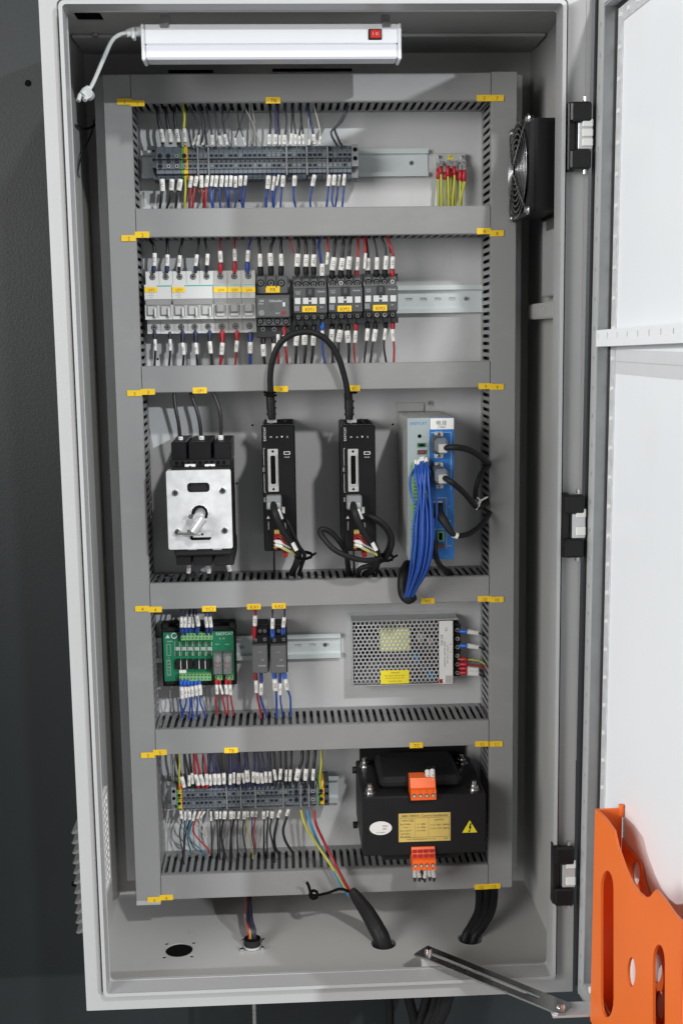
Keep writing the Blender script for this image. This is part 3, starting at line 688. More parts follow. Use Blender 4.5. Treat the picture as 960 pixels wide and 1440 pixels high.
breaker('white two-pole circuit breaker tagged QF2, leftmost of the row', 203.5, 242, 2, 'QF2')
breaker('white three-pole circuit breaker tagged QF3', 242, 300, 3, 'QF3')
breaker('single-pole grey circuit breaker tagged QF4', 300, 319.7, 1, 'QF4', False)
breaker('single-pole grey circuit breaker tagged QF5, between QF4 and QF6', 319.7, 339.5, 1, 'QF5', False)
breaker('single-pole grey circuit breaker tagged QF6, beside the dark overload relay', 339.5, 359.5, 1, 'QF6', False)

# ------------------------------------------------------------------ overload relay and contactors
Yk = -.080
o = P(384, 475, -.05); fr = thing('overload_relay', 'charcoal overload relay with a clear front cover, tagged FR', 'relay', (o.x, -.009, o.z))
m = MB(); bx(m, 361, 388, 405, 413, -.066, -.009, 'cont', .0010); ua = obj('upper_block', m, fr)
m = MB()
for x in (366.5, 381, 395.5):
    c = P(x, 398, -.0662); m.cyl(c, c+Vector((0, -.0004, 0)), .0046, 'void', 14); 
obj('screw_wells', m, ua, kind='stuff')
for x in (366.5, 381, 395.5):
    c = P(x, 398, -.0662); m = MB(); m.screw(c+Vector((0, -.0004, 0)), .0037, 'chrome'); obj('clamp_screw', m, ua)
m = MB()
for x in (373.5, 388.5): bx(m, x-.8, 386.5, x+.8, 404, -.0675, -.060, 'contdark', 0)
obj('barrier', m, ua, kind='stuff')
m = MB(); bx(m, 360, 414.5, 408, 447, Yk+.004, -.009, 'cont', .0012); bx(m, 361.5, 447.5, 408, 458, -.071, -.012, 'cont', .001); rb = obj('relay_body', m, fr)
m = MB(); bx(m, 362, 419, 407, 446, Yk-.0005, Yk+.0035, 'clear', .0012); obj('clear_cover', m, rb)
m = MB()
c = P(368, 440, Yk+.0036); m.cyl(c, c+Vector((0, -.0035, 0)), .0036, 'white', 16); m.cyl(c+Vector((0, -.0035, 0)), c+Vector((0, -.0042, 0)), .0014, 'mcbshade', 10)
c = P(398.5, 440, Yk+.0036); m.cyl(c, c+Vector((0, -.0045, 0)), .0026, 'wred', 14)
bx(m, 379, 428, 384, 436, Yk+.0005, Yk+.0036, 'contdark', .0004); bx(m, 397.5, 425, 401, 431, Yk-.0009, Yk+.0, 'printw', 0)
obj('setting_dials', m, rb, kind='stuff')
m = MB(); c = P(368, 423, Yk-.0006); m.text('LRE', (c.x, c.y, c.z), .0026, 'printw'); c = P(388, 423, Yk-.0006); m.text('Schneider', (c.x, c.y, c.z), .0030, 'printw', wmax=.017); c = P(367, 427, Yk-.0006); m.text('4-6A', (c.x, c.y, c.z), .0020, 'printw'); c = P(391, 440.5, Yk-.0006); m.text('RESET', (c.x-.0005, c.y, c.z), .0016, 'printw'); obj('lettering', m, rb)
for i, x in enumerate((366, 378, 390, 402)):
    c = P(x, 452, -.0711); m = MB(); m.cyl(c, c+Vector((0, -.0004, 0)), .0042, 'void', 12); m.screw(c+Vector((0, -.0004, 0)), .0032, 'chrome'); obj('clamp_screw', m, rb)
m = MB(); bx(m, 361, 458.5, 408, 475, -.060, -.012, 'contdark', .001); lb = obj('lower_block', m, fr)
for x in (370, 385.5, 400): c = P(x, 463, -.0601); m = MB(); m.screw(c, .0036, 'chrome'); obj('clamp_screw', m, lb)
tag(fr, 383.5, 407, 'FR', -.0662, .0185, .0085)

def contactor(label, x0, x1, tx, first):
    xm = (x0+x1)/2; y0, y1 = 388, 453; w = x1-x0
    q = lambda y, Y: P(486, y+(1.0 if first == 0 else 0 if first == 1 else -1.0), Y).z
    xs = lambda f, Y: P(x0+w*f, 420, Y).x
    d = thing('contactor', label, 'contactor', (xs(.5, -.08), -.009, q(453, -.06)), 'charcoal contactors')
    m = MB()
    prof = [(-.009, q(455, -.06)), (-.060, q(455, -.06)), (-.064, q(449, -.064)), (-.068, q(440, -.068)), (-.082, q(438, -.082)), (-.084, q(414, -.084)), (-.084, q(404.5, -.084)), (-.068, q(403.5, -.068)), (-.064, q(391, -.064)), (-.060, q(387, -.06)), (-.009, q(387, -.06))]
    m.prism(prof, xs(.015, -.08), xs(.985, -.08), 'cont', 'x'); body = obj('body', m, d)
    m = MB()
    for f in (0.02, .26, .50, .74, .98):
        for (ya, yb_) in ((386, 397), (447, 456)): m.box(xs(f, -.066)-.0009, xs(f, -.066)+.0009, -.0675, -.05, q(yb_, -.066), q(ya, -.066), 'contdark')
    obj('barrier', m, d, kind='stuff')
    for f in (.145, .38, .61, .84):
        for (yy, Y) in ((398, -.0668), (444.5, -.0668)):
            c = Vector((xs(f, Y), Y, q(yy, Y))); m = MB(); m.cyl(c+Vector((0, .002, 0)), c+Vector((0, -.0004, 0)), .0042, 'void', 12); m.screw(c+Vector((0, -.0004, 0)), .0032, 'chrome' if random.random() < .8 else 'silver'); obj('clamp_screw', m, d)
    m = MB(); m.box(xs(.38, -.084), xs(.62, -.084), -.0856, -.080, q(416, -.084), q(403, -.084), 'contdark', .0006); m.box(xs(.45, -.084), xs(.55, -.084), -.0866, -.080, q(413, -.084), q(405, -.084), 'cont', .0006); obj('carrier_window', m, d)
    for i, f in enumerate((.135, .37, .62, .86)):
        m = MB(); m.box(xs(f-.085, -.085), xs(f+.085, -.085), -.0848, -.0836, q(426, -.085), q(417, -.085), 'printw', .0004); obj('marker_plate', m, d)
    m = MB(); m.box(xs(.46, -.085), xs(.53, -.085), -.0850, -.083, q(422.5, -.085), q(420.5, -.085), 'printw'); m.box(xs(.03, -.085), xs(.19, -.085), -.0846, -.082, q(436, -.085), q(428, -.085), 'termlt', .0004); obj('auxiliary_plate', m, d)
    m = MB(); Yx = -.0843
    for (f, yy, tx_, h) in ((.14, 408.5, 'LC1E', .0020), (.15, 411.5, '0910', .0018), (.83, 408.5, 'Schneider', .0022), (.83, 430.5, '24V', .0018)): m.text(tx_, (xs(f, -.084), Yx, q(yy, -.084)), h, 'printw', wmax=.010)
    obj('lettering', m, d)
    c = P(x0+w*.47, 433.5+(1.0 if first == 0 else 0 if first == 1 else -1.0), -.0852)
    tag(d, x0+w*.475, 434+(.6 if first == 0 else 0 if first == 1 else -1), tx, -.0843, .0185, .0078)
    return d
contactor('charcoal contactor tagged KM1, beside the overload relay', 412, 460, 'KM1', 0)
contactor('charcoal contactor tagged KM2, middle one of the three', 461, 510, 'KM2', 1)
contactor('charcoal contactor tagged KM3, nearest the bare rail', 511, 559.5, 'KM3', 2)

# ------------------------------------------------------------------ earth bar with its lugs
o = P(634, 232, -.012); eb = thing('earth_bar', 'nickel earth bar with red-sleeved yellow and green wires at the upper right', 'earth bar', (o.x, 0, o.z))
m = MB(); bx(m, 613.5, 215, 654.5, 233, -.012, -.0002, 'silver', .0006); obj('bar', m, eb)
for i, (x, y) in enumerate(((618, 221), (650, 221), (620, 229), (630, 228.5), (640.5, 228.5), (652, 229))):
    m = MB(); c = P(x, y, -.0122); m.screw(c, .0034 if i > 1 else .0030, 'chrome', h=.0020); obj('bar_screw', m, eb)
m = MB(); c = P(633, 221, -.0122); m.prism([(c.x-.0045, c.z-.003), (c.x+.0045, c.z-.003), (c.x, c.z+.0045)], -.0125, -.0121, 'lblyel', 'y'); m.box(c.x-.0004, c.x+.0004, -.0128, -.0124, c.z-.001, c.z+.002, 'void'); obj('earth_symbol', m, eb)
lug = [(615.5, 236, 252, 616, 292), (619.5, 233, 245, 620, 292), (625, 241, 253, 624, 292), (629.5, 232, 248, 630.5, 292), (633, 236, 250, 632, 292), (638.5, 233, 246, 635.5, 292), (640, 240, 253, 639, 292), (646.5, 238, 254, 646, 292), (650, 233, 247, 648, 292), (652, 238, 255, 645, 292)]
for i, (x, y0, y1, xb, yb_) in enumerate(lug):
    Y = -.018-.004*(i % 2)
    w = thing('earth_wire', f'{ORD[i]} yellow and green earth wire from the left on the earth bar', 'wire', P(xb, 300, Y), 'wires on the earth bar')
    m = MB(); m.tube([P(x, y1-3, Y), P(x, y1+5, Y), P((x+xb)/2, (y1+yb_)/2, Y-.004), P(xb, yb_, Y), P(xb, yb_+8, Y)], .0017, 'wyellow', 8, stripe='wgreen', smoothn=4); obj('conductor', m, w)
    m = MB(); m.tube([P(x, y0, Y+.002), P(x, y0+2, Y), P(x, y1-1, Y), P(x, y1, Y)], [.0012, .0028, .0030, .0020], 'fred', 8); m.box(P(x, y0, Y).x-.0022, P(x, y0, Y).x+.0022, Y-.001, Y+.0012, P(x, y0+1, Y).z, P(x, y0-7, Y).z, 'steel'); obj('lug_sleeve', m, w)

# ------------------------------------------------------------------ wires
CN = {'wblack': 'black', 'wdark': 'dark grey', 'wblue': 'blue', 'wviolet': 'dark violet', 'wred': 'red', 'yg': 'yellow and green', 'wgrey': 'grey', 'wcream': 'cream', 'wlblue': 'light blue', 'wteal': 'teal', 'wbrown': 'brown', 'wyellow': 'yellow'}
def wires(group, place, Y, specs, ext0=0, ext1=0):
    # spec: colour, r(mm), points[(px,py)...], sleeve (pt index range as px ys y0,y1,width mm, mat) or None, ferrule (y0,y1,mat) or None
    order = sorted(range(len(specs)), key=lambda i: (specs[i][3][4] if specs[i][3] and len(specs[i][3]) > 4 else specs[i][2][len(specs[i][2])//2][0]))
    byc = {}
    for i in order: byc.setdefault(specs[i][0], []).append(i)
    for i, sp in enumerate(specs):
        col, r, pts, slv, fer = sp; Yi = Y+random.uniform(-.004, .004); L = byc[col]; k = L.index(i)
        o = f"only {CN[col]} wire {place}" if len(L) == 1 else f"{ORD[k]} {CN[col]} wire from the left {place}"
        bw = len(pts)
        pp = [P(x, y, Yi-.004*math.sin(math.pi*j/(bw-1))) for j, (x, y) in enumerate(pts)]
        if ext0: pp = [pp[0]+Vector((0, .0, ext0))]+pp
        if ext1: pp = pp+[pp[-1]+Vector((0, .0, -ext1))]
        t = thing('wire', o, 'wire', pp[-1], group)
        m = MB(); m.tube(pp, r*.001, 'wyellow' if col == 'yg' else col, 8, stripe='wgreen' if col == 'yg' else None, smoothn=4); obj('conductor', m, t)
        if slv:
            x0, y0, x1, y1 = slv[:4]; sw = slv[4] if len(slv) > 4 else 5.0
            a, b = P(x0, y0, Yi-.005), P(x1, y1, Yi-.005); rr = sw*.0005
            m = MB(); m.tube([a, a+(b-a)*.04, b-(b-a)*.04, b], [rr*.92, rr, rr, rr*.92], 'sleeve', 10)
            up = (b-a).normalized(); dn = Vector((0, -1, 0)); rt = up.cross(dn).normalized()
            if rr > .0014: m.text(random.choice(STR), (a+b)/2+dn*(rr*.93+.0002)-up*.0, rr*.95, 'print', right=up, up=-rt, wmax=(b-a).length*.75)
            obj('marker_sleeve', m, t)
        if fer:
            x0, y0, x1, y1, mt = fer[:5]; fr_ = (fer[5] if len(fer) > 5 else r*2.0+1.6)*.0005
            a, b = P(x0, y0, Yi-.001), P(x1, y1, Yi+.001); m = MB(); m.tube([a, a+(b-a)*.15, b-(b-a)*.3, b], [fr_*.75, fr_, fr_, fr_*.7], mt, 8); obj('ferrule', m, t)
K, D_, B_, V_, Rd, YG, G_, C_ = 'wblack', 'wdark', 'wblue', 'wviolet', 'wred', 'yg', 'wgrey', 'wcream'
wires('wires into the top of the upper terminal strip', 'above the upper terminal strip', -.052, [
 (K, 2.1, [(222, 153), (223, 168), (227, 186), (229, 203)], (226.5, 182, 229.5, 200, 6.2), None),
 (K, 2.1, [(233.5, 153), (235, 168), (238, 186), (240, 203)], (238, 182, 240.5, 200, 6.2), None),
 (K, 2.1, [(246, 152), (245.5, 166), (249, 186), (251.5, 203)], (248.3, 182, 251, 200, 6.2), None),
 (YG, 1.9, [(257.5, 152), (259.5, 165), (258.5, 182), (260, 204)], (259, 181, 260.5, 200, 5.6), None),
 (D_, 1.5, [(267, 151), (276, 168), (280, 186), (271, 204)], (277, 191, 271, 204, 3.6), None),
 (D_, 1.5, [(279, 151), (285, 168), (286, 187), (283, 204)], (280, 190, 277.5, 204, 3.4), None),
 (D_, 1.3, [(281, 151), (288, 172), (289, 187), (291, 204)], (285, 189, 284, 204, 5.2), None),
 (D_, 1.4, [(290, 151), (294.5, 168), (298, 188), (298, 204)], (298.5, 190, 299, 204, 5.4), None),
 (D_, 1.4, [(302, 151), (304.5, 170), (308, 190), (309, 204)], (308.5, 191, 311, 204, 4.8), None),
 (D_, 1.5, [(313, 151), (313.5, 172), (317, 188), (318, 204)], (316, 189, 319.5, 204, 5.2), None),
 (D_, 0.9, [(324, 151), (319, 166), (314.5, 178), (316, 195)], None, None),
 (K, 0.9, [(334, 151), (336, 175), (342, 192), (344, 204)], (342, 193, 345, 204, 3.0), None),
 (K, 0.9, [(345, 152), (339, 172), (331, 194), (330, 204)], (330.5, 194, 331.5, 204, 3.2), None),
 (G_, 0.8, [(345, 152), (354, 170), (360, 188), (366, 204)], None, None),
 (G_, 0.8, [(355, 151), (358, 176), (355, 192), (352, 204)], None, None),
 (G_, 0.7, [(351, 160), (352, 182), (356, 204)], None, None),
 (K, 1.3, [(379, 151), (381, 170), (380, 188), (379, 204)], (378.5, 189, 378.3, 203.5, 5.4), None),
 (V_, 1.9, [(389, 151), (388.5, 170), (388, 188), (387.5, 204)], (387.3, 189, 386.5, 203.5, 6), None),
 (D_, 1.2, [(391, 151), (391.5, 170), (393, 188), (393, 204)], (393, 190, 393, 203.5, 3.8), None),
 (D_, 1.4, [(400.5, 151), (403, 170), (401, 188), (400, 204)], (400, 190, 399.5, 203.5, 6), None),
 (K, 1.2, [(411.5, 151), (410.5, 168), (409.5, 186), (409, 204)], (410, 188, 408.5, 203.5, 4.4), None),
 (K, 1.2, [(412, 151), (413, 168), (415.5, 186), (416, 204)], (415.5, 189, 415.5, 203.5, 4.2), None),
 (K, 1.2, [(422, 152), (424, 172), (421, 188), (421, 204)], (421, 191, 421, 203.5, 3.8), None),
 (K, 1.2, [(423, 152), (423.5, 172), (426, 186), (426, 204)], (425.5, 189, 426.5, 203.5, 4.2), None),
 (V_, 1.6, [(433, 151), (436, 168), (440, 186), (441, 204)], (440.5, 189, 442, 203.5, 6), None),
 (C_, 0.8, [(442, 151), (447, 170), (450, 186), (450, 204)], (450.3, 192, 449.5, 203.5, 3.2), None),
 (G_, 0.8, [(434, 180), (433, 190), (434.5, 204)], (434.5, 196, 435, 204, 2.8), None),
 (D_, 1.5, [(488, 150), (476, 174), (465.5, 186), (470, 198), (475, 206)], None, None),
 (D_, 1.5, [(489, 150), (481, 170), (471, 180), (474, 192), (481, 206)], None, None)], ext0=.012)
wires('wires out of the bottom of the upper terminal strip', 'below the upper terminal strip', -.050, [
 (K, 1.7, [(228, 249), (228, 268), (227, 280), (225, 293)], (228, 252, 229, 269, 7), None), (K, 1.7, [(242, 249), (241, 268), (239, 280), (235, 293)], (242, 252, 241, 268, 7), None), (K, 1.7, [(254, 249), (251, 268), (249, 280), (247, 293)], (254, 252, 251.5, 268, 7), None),
 (YG, 1.7, [(260.5, 248), (261, 265), (260, 280), (260, 293)], None, None),
 (Rd, 1.5, [(269.5, 247), (268, 264), (267, 280), (267, 293)], (269.5, 248, 267, 264, 5.6), None), (Rd, 1.5, [(277, 247), (274, 264), (272, 280), (271, 293)], (277, 248, 274, 262, 5.6), None), (Rd, 1.5, [(283, 247), (283, 264), (286, 280), (287, 293)], (283, 247, 283.5, 264, 6), None), (Rd, 1.5, [(292, 247), (290, 264), (289, 280), (288, 293)], (292, 247, 290, 263, 5.4), None),
 (B_, 1.1, [(299, 247), (296, 265), (296, 280), (299, 293)], (299, 247, 297, 262, 4.2), None), (B_, 1.1, [(305, 247), (301, 265), (300, 280), (300, 293)], (305, 247, 303, 263, 5.6), None), (B_, 1.2, [(312.5, 247), (309, 265), (309, 280), (310, 293)], (312.5, 247, 311, 263, 5.4), None),
 (B_, 1.2, [(319, 247), (318, 265), (319, 280), (321, 293)], (319, 247, 318, 263, 4), None), (B_, 1.2, [(325, 247), (323, 265), (322, 280), (321.5, 293)], (325, 247, 324, 263, 5), None), (B_, 1.2, [(331, 248), (331, 266), (332, 280), (330, 293)], (331, 248, 331, 264, 5.4), None),
 (B_, 1.2, [(338.5, 247), (338, 265), (339, 280), (341, 293)], (338.5, 247, 338, 262, 5.4), None), (B_, 1.2, [(346, 247), (344, 265), (343, 280), (342.5, 293)], (346, 247, 344.5, 261, 4.2), None),
 (B_, 1.7, [(378, 246), (375.5, 268), (374, 280), (374, 293)], (378, 247, 376.5, 266, 6.8), None), (B_, 1.7, [(386, 246), (383, 268), (383, 280), (385, 293)], (386, 248, 383, 268, 5), None), (B_, 1.1, [(392, 245), (389, 262), (386, 275)], (392, 246, 389, 261, 3.2), None),
 (B_, 1.3, [(398.5, 246), (396, 268), (395, 280), (394.5, 293)], (398.5, 247, 397.5, 263, 6), None), (B_, 1.3, [(414.5, 246), (412.5, 266), (413, 280), (416, 293)], (414.5, 247, 413.8, 262, 6), None), (B_, 1.3, [(442, 246), (438.5, 266), (436, 280), (436.5, 293)], (442.5, 246, 439, 262, 5.8), None),
 (B_, 1.3, [(463, 245), (461.5, 266), (460, 280), (459, 293)], (463, 246, 461.5, 262, 5.6), None), (B_, 1.2, [(470, 245), (468, 266), (466.5, 280), (469, 293)], (470.5, 246, 469, 261, 6), None), (B_, 1.2, [(477, 245), (475, 266), (473, 280), (471, 293)], (477.5, 246, 475, 262, 4), None), (B_, 1.3, [(484, 244), (483.5, 264), (482, 280), (481, 293)], (484.5, 245, 483, 261, 4.8), None)], ext1=.012)
wires('wires into the tops of the circuit breakers', 'above the circuit breakers', -.056, [
 (K, 2.0, [(211, 336), (216, 345), (217.5, 360), (216, 384)], (217.5, 356, 217, 374, 6), (216.5, 374, 216, 384, 'fnavy', 6)), (K, 2.0, [(235, 336), (235.5, 350), (235.5, 362), (234.5, 384)], (235.5, 358, 235, 374, 6), (235, 374, 234.5, 384, 'fnavy', 6)),
 (K, 1.8, [(257, 336), (254, 350), (252.5, 362), (252, 384)], (253, 359, 251.5, 375, 5.6), (252, 375, 252, 384, 'fnavy', 4)), (K, 1.6, [(280, 336), (279, 350), (276.5, 362), (275, 384)], (277, 358, 275, 374, 5.4), (275, 374, 275, 384, 'fnavy', 5)), (K, 1.6, [(288, 336), (291, 350), (291.5, 362), (290.5, 384)], (292, 357, 291, 373, 5.4), (291, 373, 290.5, 384, 'fnavy', 4.5)),
 (Rd, 1.2, [(309.5, 336), (310, 350), (311, 362), (310, 384)], (309.5, 353, 310.5, 369, 6), (310, 368, 310, 384, 'fred', 6)), (Rd, 1.2, [(330.5, 336), (330, 345), (330.5, 362), (330, 384)], (330, 350, 330.5, 367, 5.4), (330, 367, 330, 384, 'fred', 5.6)), (B_, 1.2, [(353, 336), (350, 347), (348.5, 362), (348, 384)], (349, 352, 348, 368, 5.6), (348, 368, 348, 384, 'wblue', 6))], ext0=.012)
wires('wires into the overload relay', 'above the overload relay', -.058, [
 (K, 2.0, [(364, 334), (364.5, 346), (366, 360), (367, 390)], (365.5, 357, 366, 375, 6), (366, 374, 367, 389, 'black', 7.6)), (K, 2.0, [(386, 334), (381.5, 346), (380, 360), (381, 390)], (380, 356, 381, 374, 7.4), (381, 374, 381, 389, 'black', 7.6)), (K, 2.0, [(395.5, 333), (395, 346), (395.5, 360), (395, 390)], (395, 357, 396, 374, 6), (395.5, 374, 395, 389, 'black', 7.6))], ext0=.012)
def kf(x, y=378): return (x, y, x, y+13, 'black', 7.4)
wires('wires into the tops of the contactors', 'above the contactors', -.060, [
 (Rd, .8, [(406, 335), (410, 346), (413, 356)], None, None), (K, 2.0, [(419, 334), (420, 346), (418.5, 362), (418, 390)], (419, 357, 417.5, 375, 7.6), kf(418, 375)), (K, 2.0, [(429, 334), (430.5, 346), (430.5, 362), (430, 390)], (431, 358, 430, 375, 7.2), kf(430, 375)), (K, 2.0, [(440.5, 334), (442, 346), (441, 362), (441, 390)], (441.5, 358, 440.5, 375, 7.2), kf(441, 375)),
 (B_, 1.7, [(450, 334), (448, 346), (450.5, 362), (453, 390)], (453, 371, 453, 388, 7), None), (Rd, 1.4, [(459.5, 333), (460.5, 344), (461.5, 354), (460, 372)], (461, 355, 459.5, 372, 4.6), None),
 (K, 2.0, [(472, 333), (470.5, 346), (469, 362), (467, 390)], (470, 362, 467, 380, 8), kf(467, 380)), (K, 2.0, [(483, 333), (482.5, 346), (481, 362), (479, 390)], (481.5, 363, 479.5, 380, 7.6), kf(479, 380)), (K, 2.0, [(494, 333), (491.5, 346), (490.5, 362), (490, 390)], (491.5, 361, 489.5, 379, 7.6), kf(490.5, 379)),
 (Rd, 1.8, [(503, 333), (503, 346), (502.5, 362), (501, 390)], (503, 362, 501.5, 380, 6), (501.5, 379, 501, 391, 'fred', 6)), (Rd, 2.0, [(513, 333), (513, 344), (513.5, 356), (513, 372)], (514, 356, 512.5, 378, 4), None),
 (K, 1.6, [(514, 333), (516, 346), (517.5, 362), (517, 390)], (517.5, 363, 517, 380, 6.4), kf(517, 380)), (K, 1.4, [(525, 333), (528, 346), (530, 362), (529, 390)], (530, 362, 529.5, 379, 6.2), kf(529, 379)), (K, 1.6, [(536, 333), (541, 346), (542.5, 362), (541, 390)], (543, 360, 541.5, 379, 6.4), kf(541, 378)),
 (Rd, 1.5, [(545, 333), (549, 346), (552.5, 360), (551, 390)], (552, 361, 551.5, 378, 6), (551.5, 378, 551, 390, 'fred', 6.4)), (Rd, 1.0, [(543, 333), (547, 345), (549, 356)], None, None)], ext0=.012)
wires('wires out of the bottoms of the circuit breakers', 'below the circuit breakers', -.050, [
 (K, 1.5, [(217.5, 464), (218, 478), (218.5, 496), (217.5, 514)], (218, 477, 218.5, 493, 4.6), (217.5, 466, 218, 477, 'fnavy', 5)), (K, 1.5, [(239, 464), (239, 478), (239.5, 496), (238, 514)], (239.3, 477, 239.5, 493, 4.6), (239, 466, 239, 477, 'fnavy', 5)), (K, 1.5, [(257, 464), (257, 480), (258.5, 498), (257.5, 514)], (256.5, 482, 258.5, 499, 5.8), (257, 466, 257, 482, 'fnavy', 6)), (K, 1.4, [(275, 464), (275, 480), (276.5, 498), (277.5, 514)], (275, 482, 276.5, 498, 5.6), (275, 466, 275, 482, 'fnavy', 6)), (K, 1.4, [(295, 464), (295, 480), (297, 498), (298.5, 514)], (295, 480, 296.5, 497, 5.8), (295, 466, 295, 480, 'fnavy', 6)),
 (Rd, 2.0, [(312.5, 464), (312.5, 480), (312, 498), (309.5, 514)], (313, 482, 311.5, 499, 6.6), (312.5, 466, 312.5, 482, 'fred', 7)), (Rd, 1.4, [(333, 464), (333, 478), (332.5, 494), (331, 514)], (333.5, 479, 332, 495, 5.6), (333, 466, 333, 479, 'fred', 6)), (B_, 1.9, [(352, 464), (352, 480), (352, 496), (351.5, 514)], (352, 481, 352, 497, 6.8), (352, 466, 352, 481, 'wviolet', 7))], ext1=.010)
wires('wires out of the bottom of the overload relay', 'below the overload relay', -.056, [
 (K, 1.9, [(370, 472), (370.5, 484), (371, 500), (372.5, 514)], (370, 484, 371, 501, 7), (370, 472, 370, 484, 'black', 7)), (K, 1.9, [(385, 472), (385, 484), (385, 500), (384, 514)], (385, 483, 385, 499, 5.6), (385, 472, 385, 483, 'black', 7)),
 (Rd, 1.7, [(391, 455), (391, 470), (391, 490), (391.5, 514)], (391, 470, 391, 486, 5), (391, 458, 391, 470, 'fred', 5.4)), (Rd, 1.7, [(400, 455), (400, 470), (401.5, 490), (404, 514)], (400, 471, 401, 487, 5.6), (400, 458, 400, 471, 'fred', 6.2))], ext1=.010)
def kb(x, y): return (x, 453, x, y, 'black', 6.6)
wires('wires out of the bottoms of the contactors', 'below the contactors', -.056, [
 (K, 2.0, [(418, 453), (417, 470), (416.5, 490), (415.5, 514)], (417.5, 470, 416, 486, 7.2), kb(418, 470)), (K, 2.0, [(429, 453), (429, 470), (429.5, 490), (427.5, 514)], (428.5, 469, 428, 485, 7.8), kb(429, 469)), (K, 2.0, [(441, 453), (441, 470), (440, 490), (437.5, 514)], (441, 471, 440, 486, 7), kb(441, 471)), (B_, 1.3, [(453, 453), (453, 470), (454, 495), (457.5, 514)], (453, 465, 453.5, 477, 5), (453, 453, 453, 464, 'fblue', 6.4)),
 (K, 1.6, [(467, 453), (466.5, 470), (467, 490), (467.5, 514)], (467, 463, 465.5, 481, 7.4), kb(467, 463)), (K, 1.6, [(478, 453), (477, 470), (476, 490), (476.5, 514)], (478.5, 464, 475.5, 481, 8), kb(478, 464)), (K, 1.9, [(489, 453), (489, 470), (490.5, 490), (490, 514)], (488, 465, 489.5, 482, 8), kb(489, 465)), (Rd, 1.2, [(500, 453), (499.5, 470), (497.5, 490), (499.5, 514)], (500, 465, 499, 482, 5.6), (500, 453, 500, 465, 'fred', 6.4)),
 (K, 1.3, [(516.5, 452), (516, 470), (514, 490), (511.5, 514)], (517, 462, 515.5, 479, 6), kb(516.5, 462)), (K, 1.3, [(527.5, 452), (526.5, 470), (523, 490), (520.5, 514)], (528, 463, 525.5, 480, 6.8), kb(527.5, 463)), (K, 1.4, [(542, 452), (540, 475), (540, 492), (543.5, 514)], (542, 462, 540, 478, 4.8), kb(542, 462)), (Rd, 1.4, [(552, 452), (552, 470), (554, 490), (553, 514)], (551.5, 463, 553, 480, 6), (552, 452, 552, 463, 'fred', 6.6))], ext1=.010)

# ------------------------------------------------------------------ main disconnect
Yp = -.145
o = P(283, 795, -.12); q1 = thing('disconnect_switch', 'black main disconnect switch behind a galvanised mounting plate with a shaft coupling', 'switch', (o.x, -.001, o.z))
ax0, ax1 = P(235.5, 720, Yp).x, P(326, 720, Yp).x
m = MB(); zt, zb = Z(283, 655, -.12), Z(283, 778, -.12); m.box(ax0+.006, ax1-.001, -.138, -.001, zb, zt, 'black', .002); m.box(ax0+.003, ax1-.001, -.120, -.001, zt-.0005, zt+.008, 'black', .001); body = obj('body', m, q1)
m = MB()
for k in range(9): m.box(ax0+.010+k*.0075, ax0+.0135+k*.0075, -.1215, -.119, zt+.002, zt+.006, 'void')
obj('vent_slits', m, body, kind='stuff')
for (a, b) in ((241, 262.5), (265, 297), (301, 325)):
    m = MB(); bx(m, a, 621.5, b, 652, -.110, -.001, 'blackgloss', .0012); 
    bx(m, a+1.5, 620, b-1.5, 624, -.100, -.02, 'black', .001); obj('terminal_shroud', m, q1)
for (a, b) in ((247.5, 269), (271, 299), (302, 329)):
    m = MB(); bx(m, a, 772, b, 795, -.118, -.001, 'black', .0012); obj('terminal_shroud', m, q1)
def pz(px, py): return (P(px, py, Yp).x, P(px, py, Yp).z)
pp = [pz(235.5, 663), pz(236, 665), pz(326, 660)]
z0, z1 = P(283, 772, Yp).z, P(283, 661, Yp).z
hc = pz(281, 722)
def pr(x0, x1, y0, y1, r): a = pz(x0, y1); b = pz(x1, y0); return rrect(a[0], b[0], a[1], b[1], r)
m = MB(); m.prism(rrect(ax0, ax1, z0, z1, .0025), Yp, Yp+.002, 'galv', 'y', holes=[pr(263.5, 294.5, 678.5, 692.5, .004), ell(hc[0], hc[1], .0118, .0118), pr(267.5, 297, 750, 760, .003)])
m.box(ax0+.001, ax1-.001, Yp+.0022, Yp+.02, z1-.002, z1-.0003, 'galv'); m.box(ax0+.001, ax1-.001, Yp+.0022, Yp+.02, z0+.0003, z0+.002, 'galv')
mp = obj('mounting_plate', m, q1)
for (x, y) in ((246.5, 693), (313, 690), (250, 748), (316, 746)):
    c = P(x, y, Yp); m = MB(); m.screw(c+Vector((0, -.0001, 0)), .0046, 'chrome', h=.002, n=16); obj('plate_screw', m, mp)
for (a, b) in ((260, 275), (288, 302.5)):
    m = MB(); bx(m, a, 653, b, 664, -.127, -.1205, 'white', .0004); c = P((a+b)/2, 658, -.1272); m.screw(c, .0034, 'chrome', h=.0015); obj('fixing_tab', m, q1)
m = MB(); m.tube([Vector((hc[0], Yp-.001, hc[1]))+Vector((math.cos(a_*R(30))*.0118, 0, math.sin(a_*R(30))*.0118)) for a_ in range(12)], .0012, 'galv', 6, closed=True); obj('collar_ring', m, mp)
m = MB(); c = Vector((hc[0], 0, hc[1])); m.cyl((c.x+.001, -.135, c.z), (c.x-.001, -.162, c.z-.004), .0068, 'zinc', 16); m.box(c.x-.014, c.x+.004, -.160, -.154, c.z-.005, c.z+.001, 'chrome', .002)
a = P(286, 728, -.168); b = P(272, 748, -.168); m.tube([a, b], [.0062, .0055], 'zinc', 12); obj('shaft_coupling', m, q1)
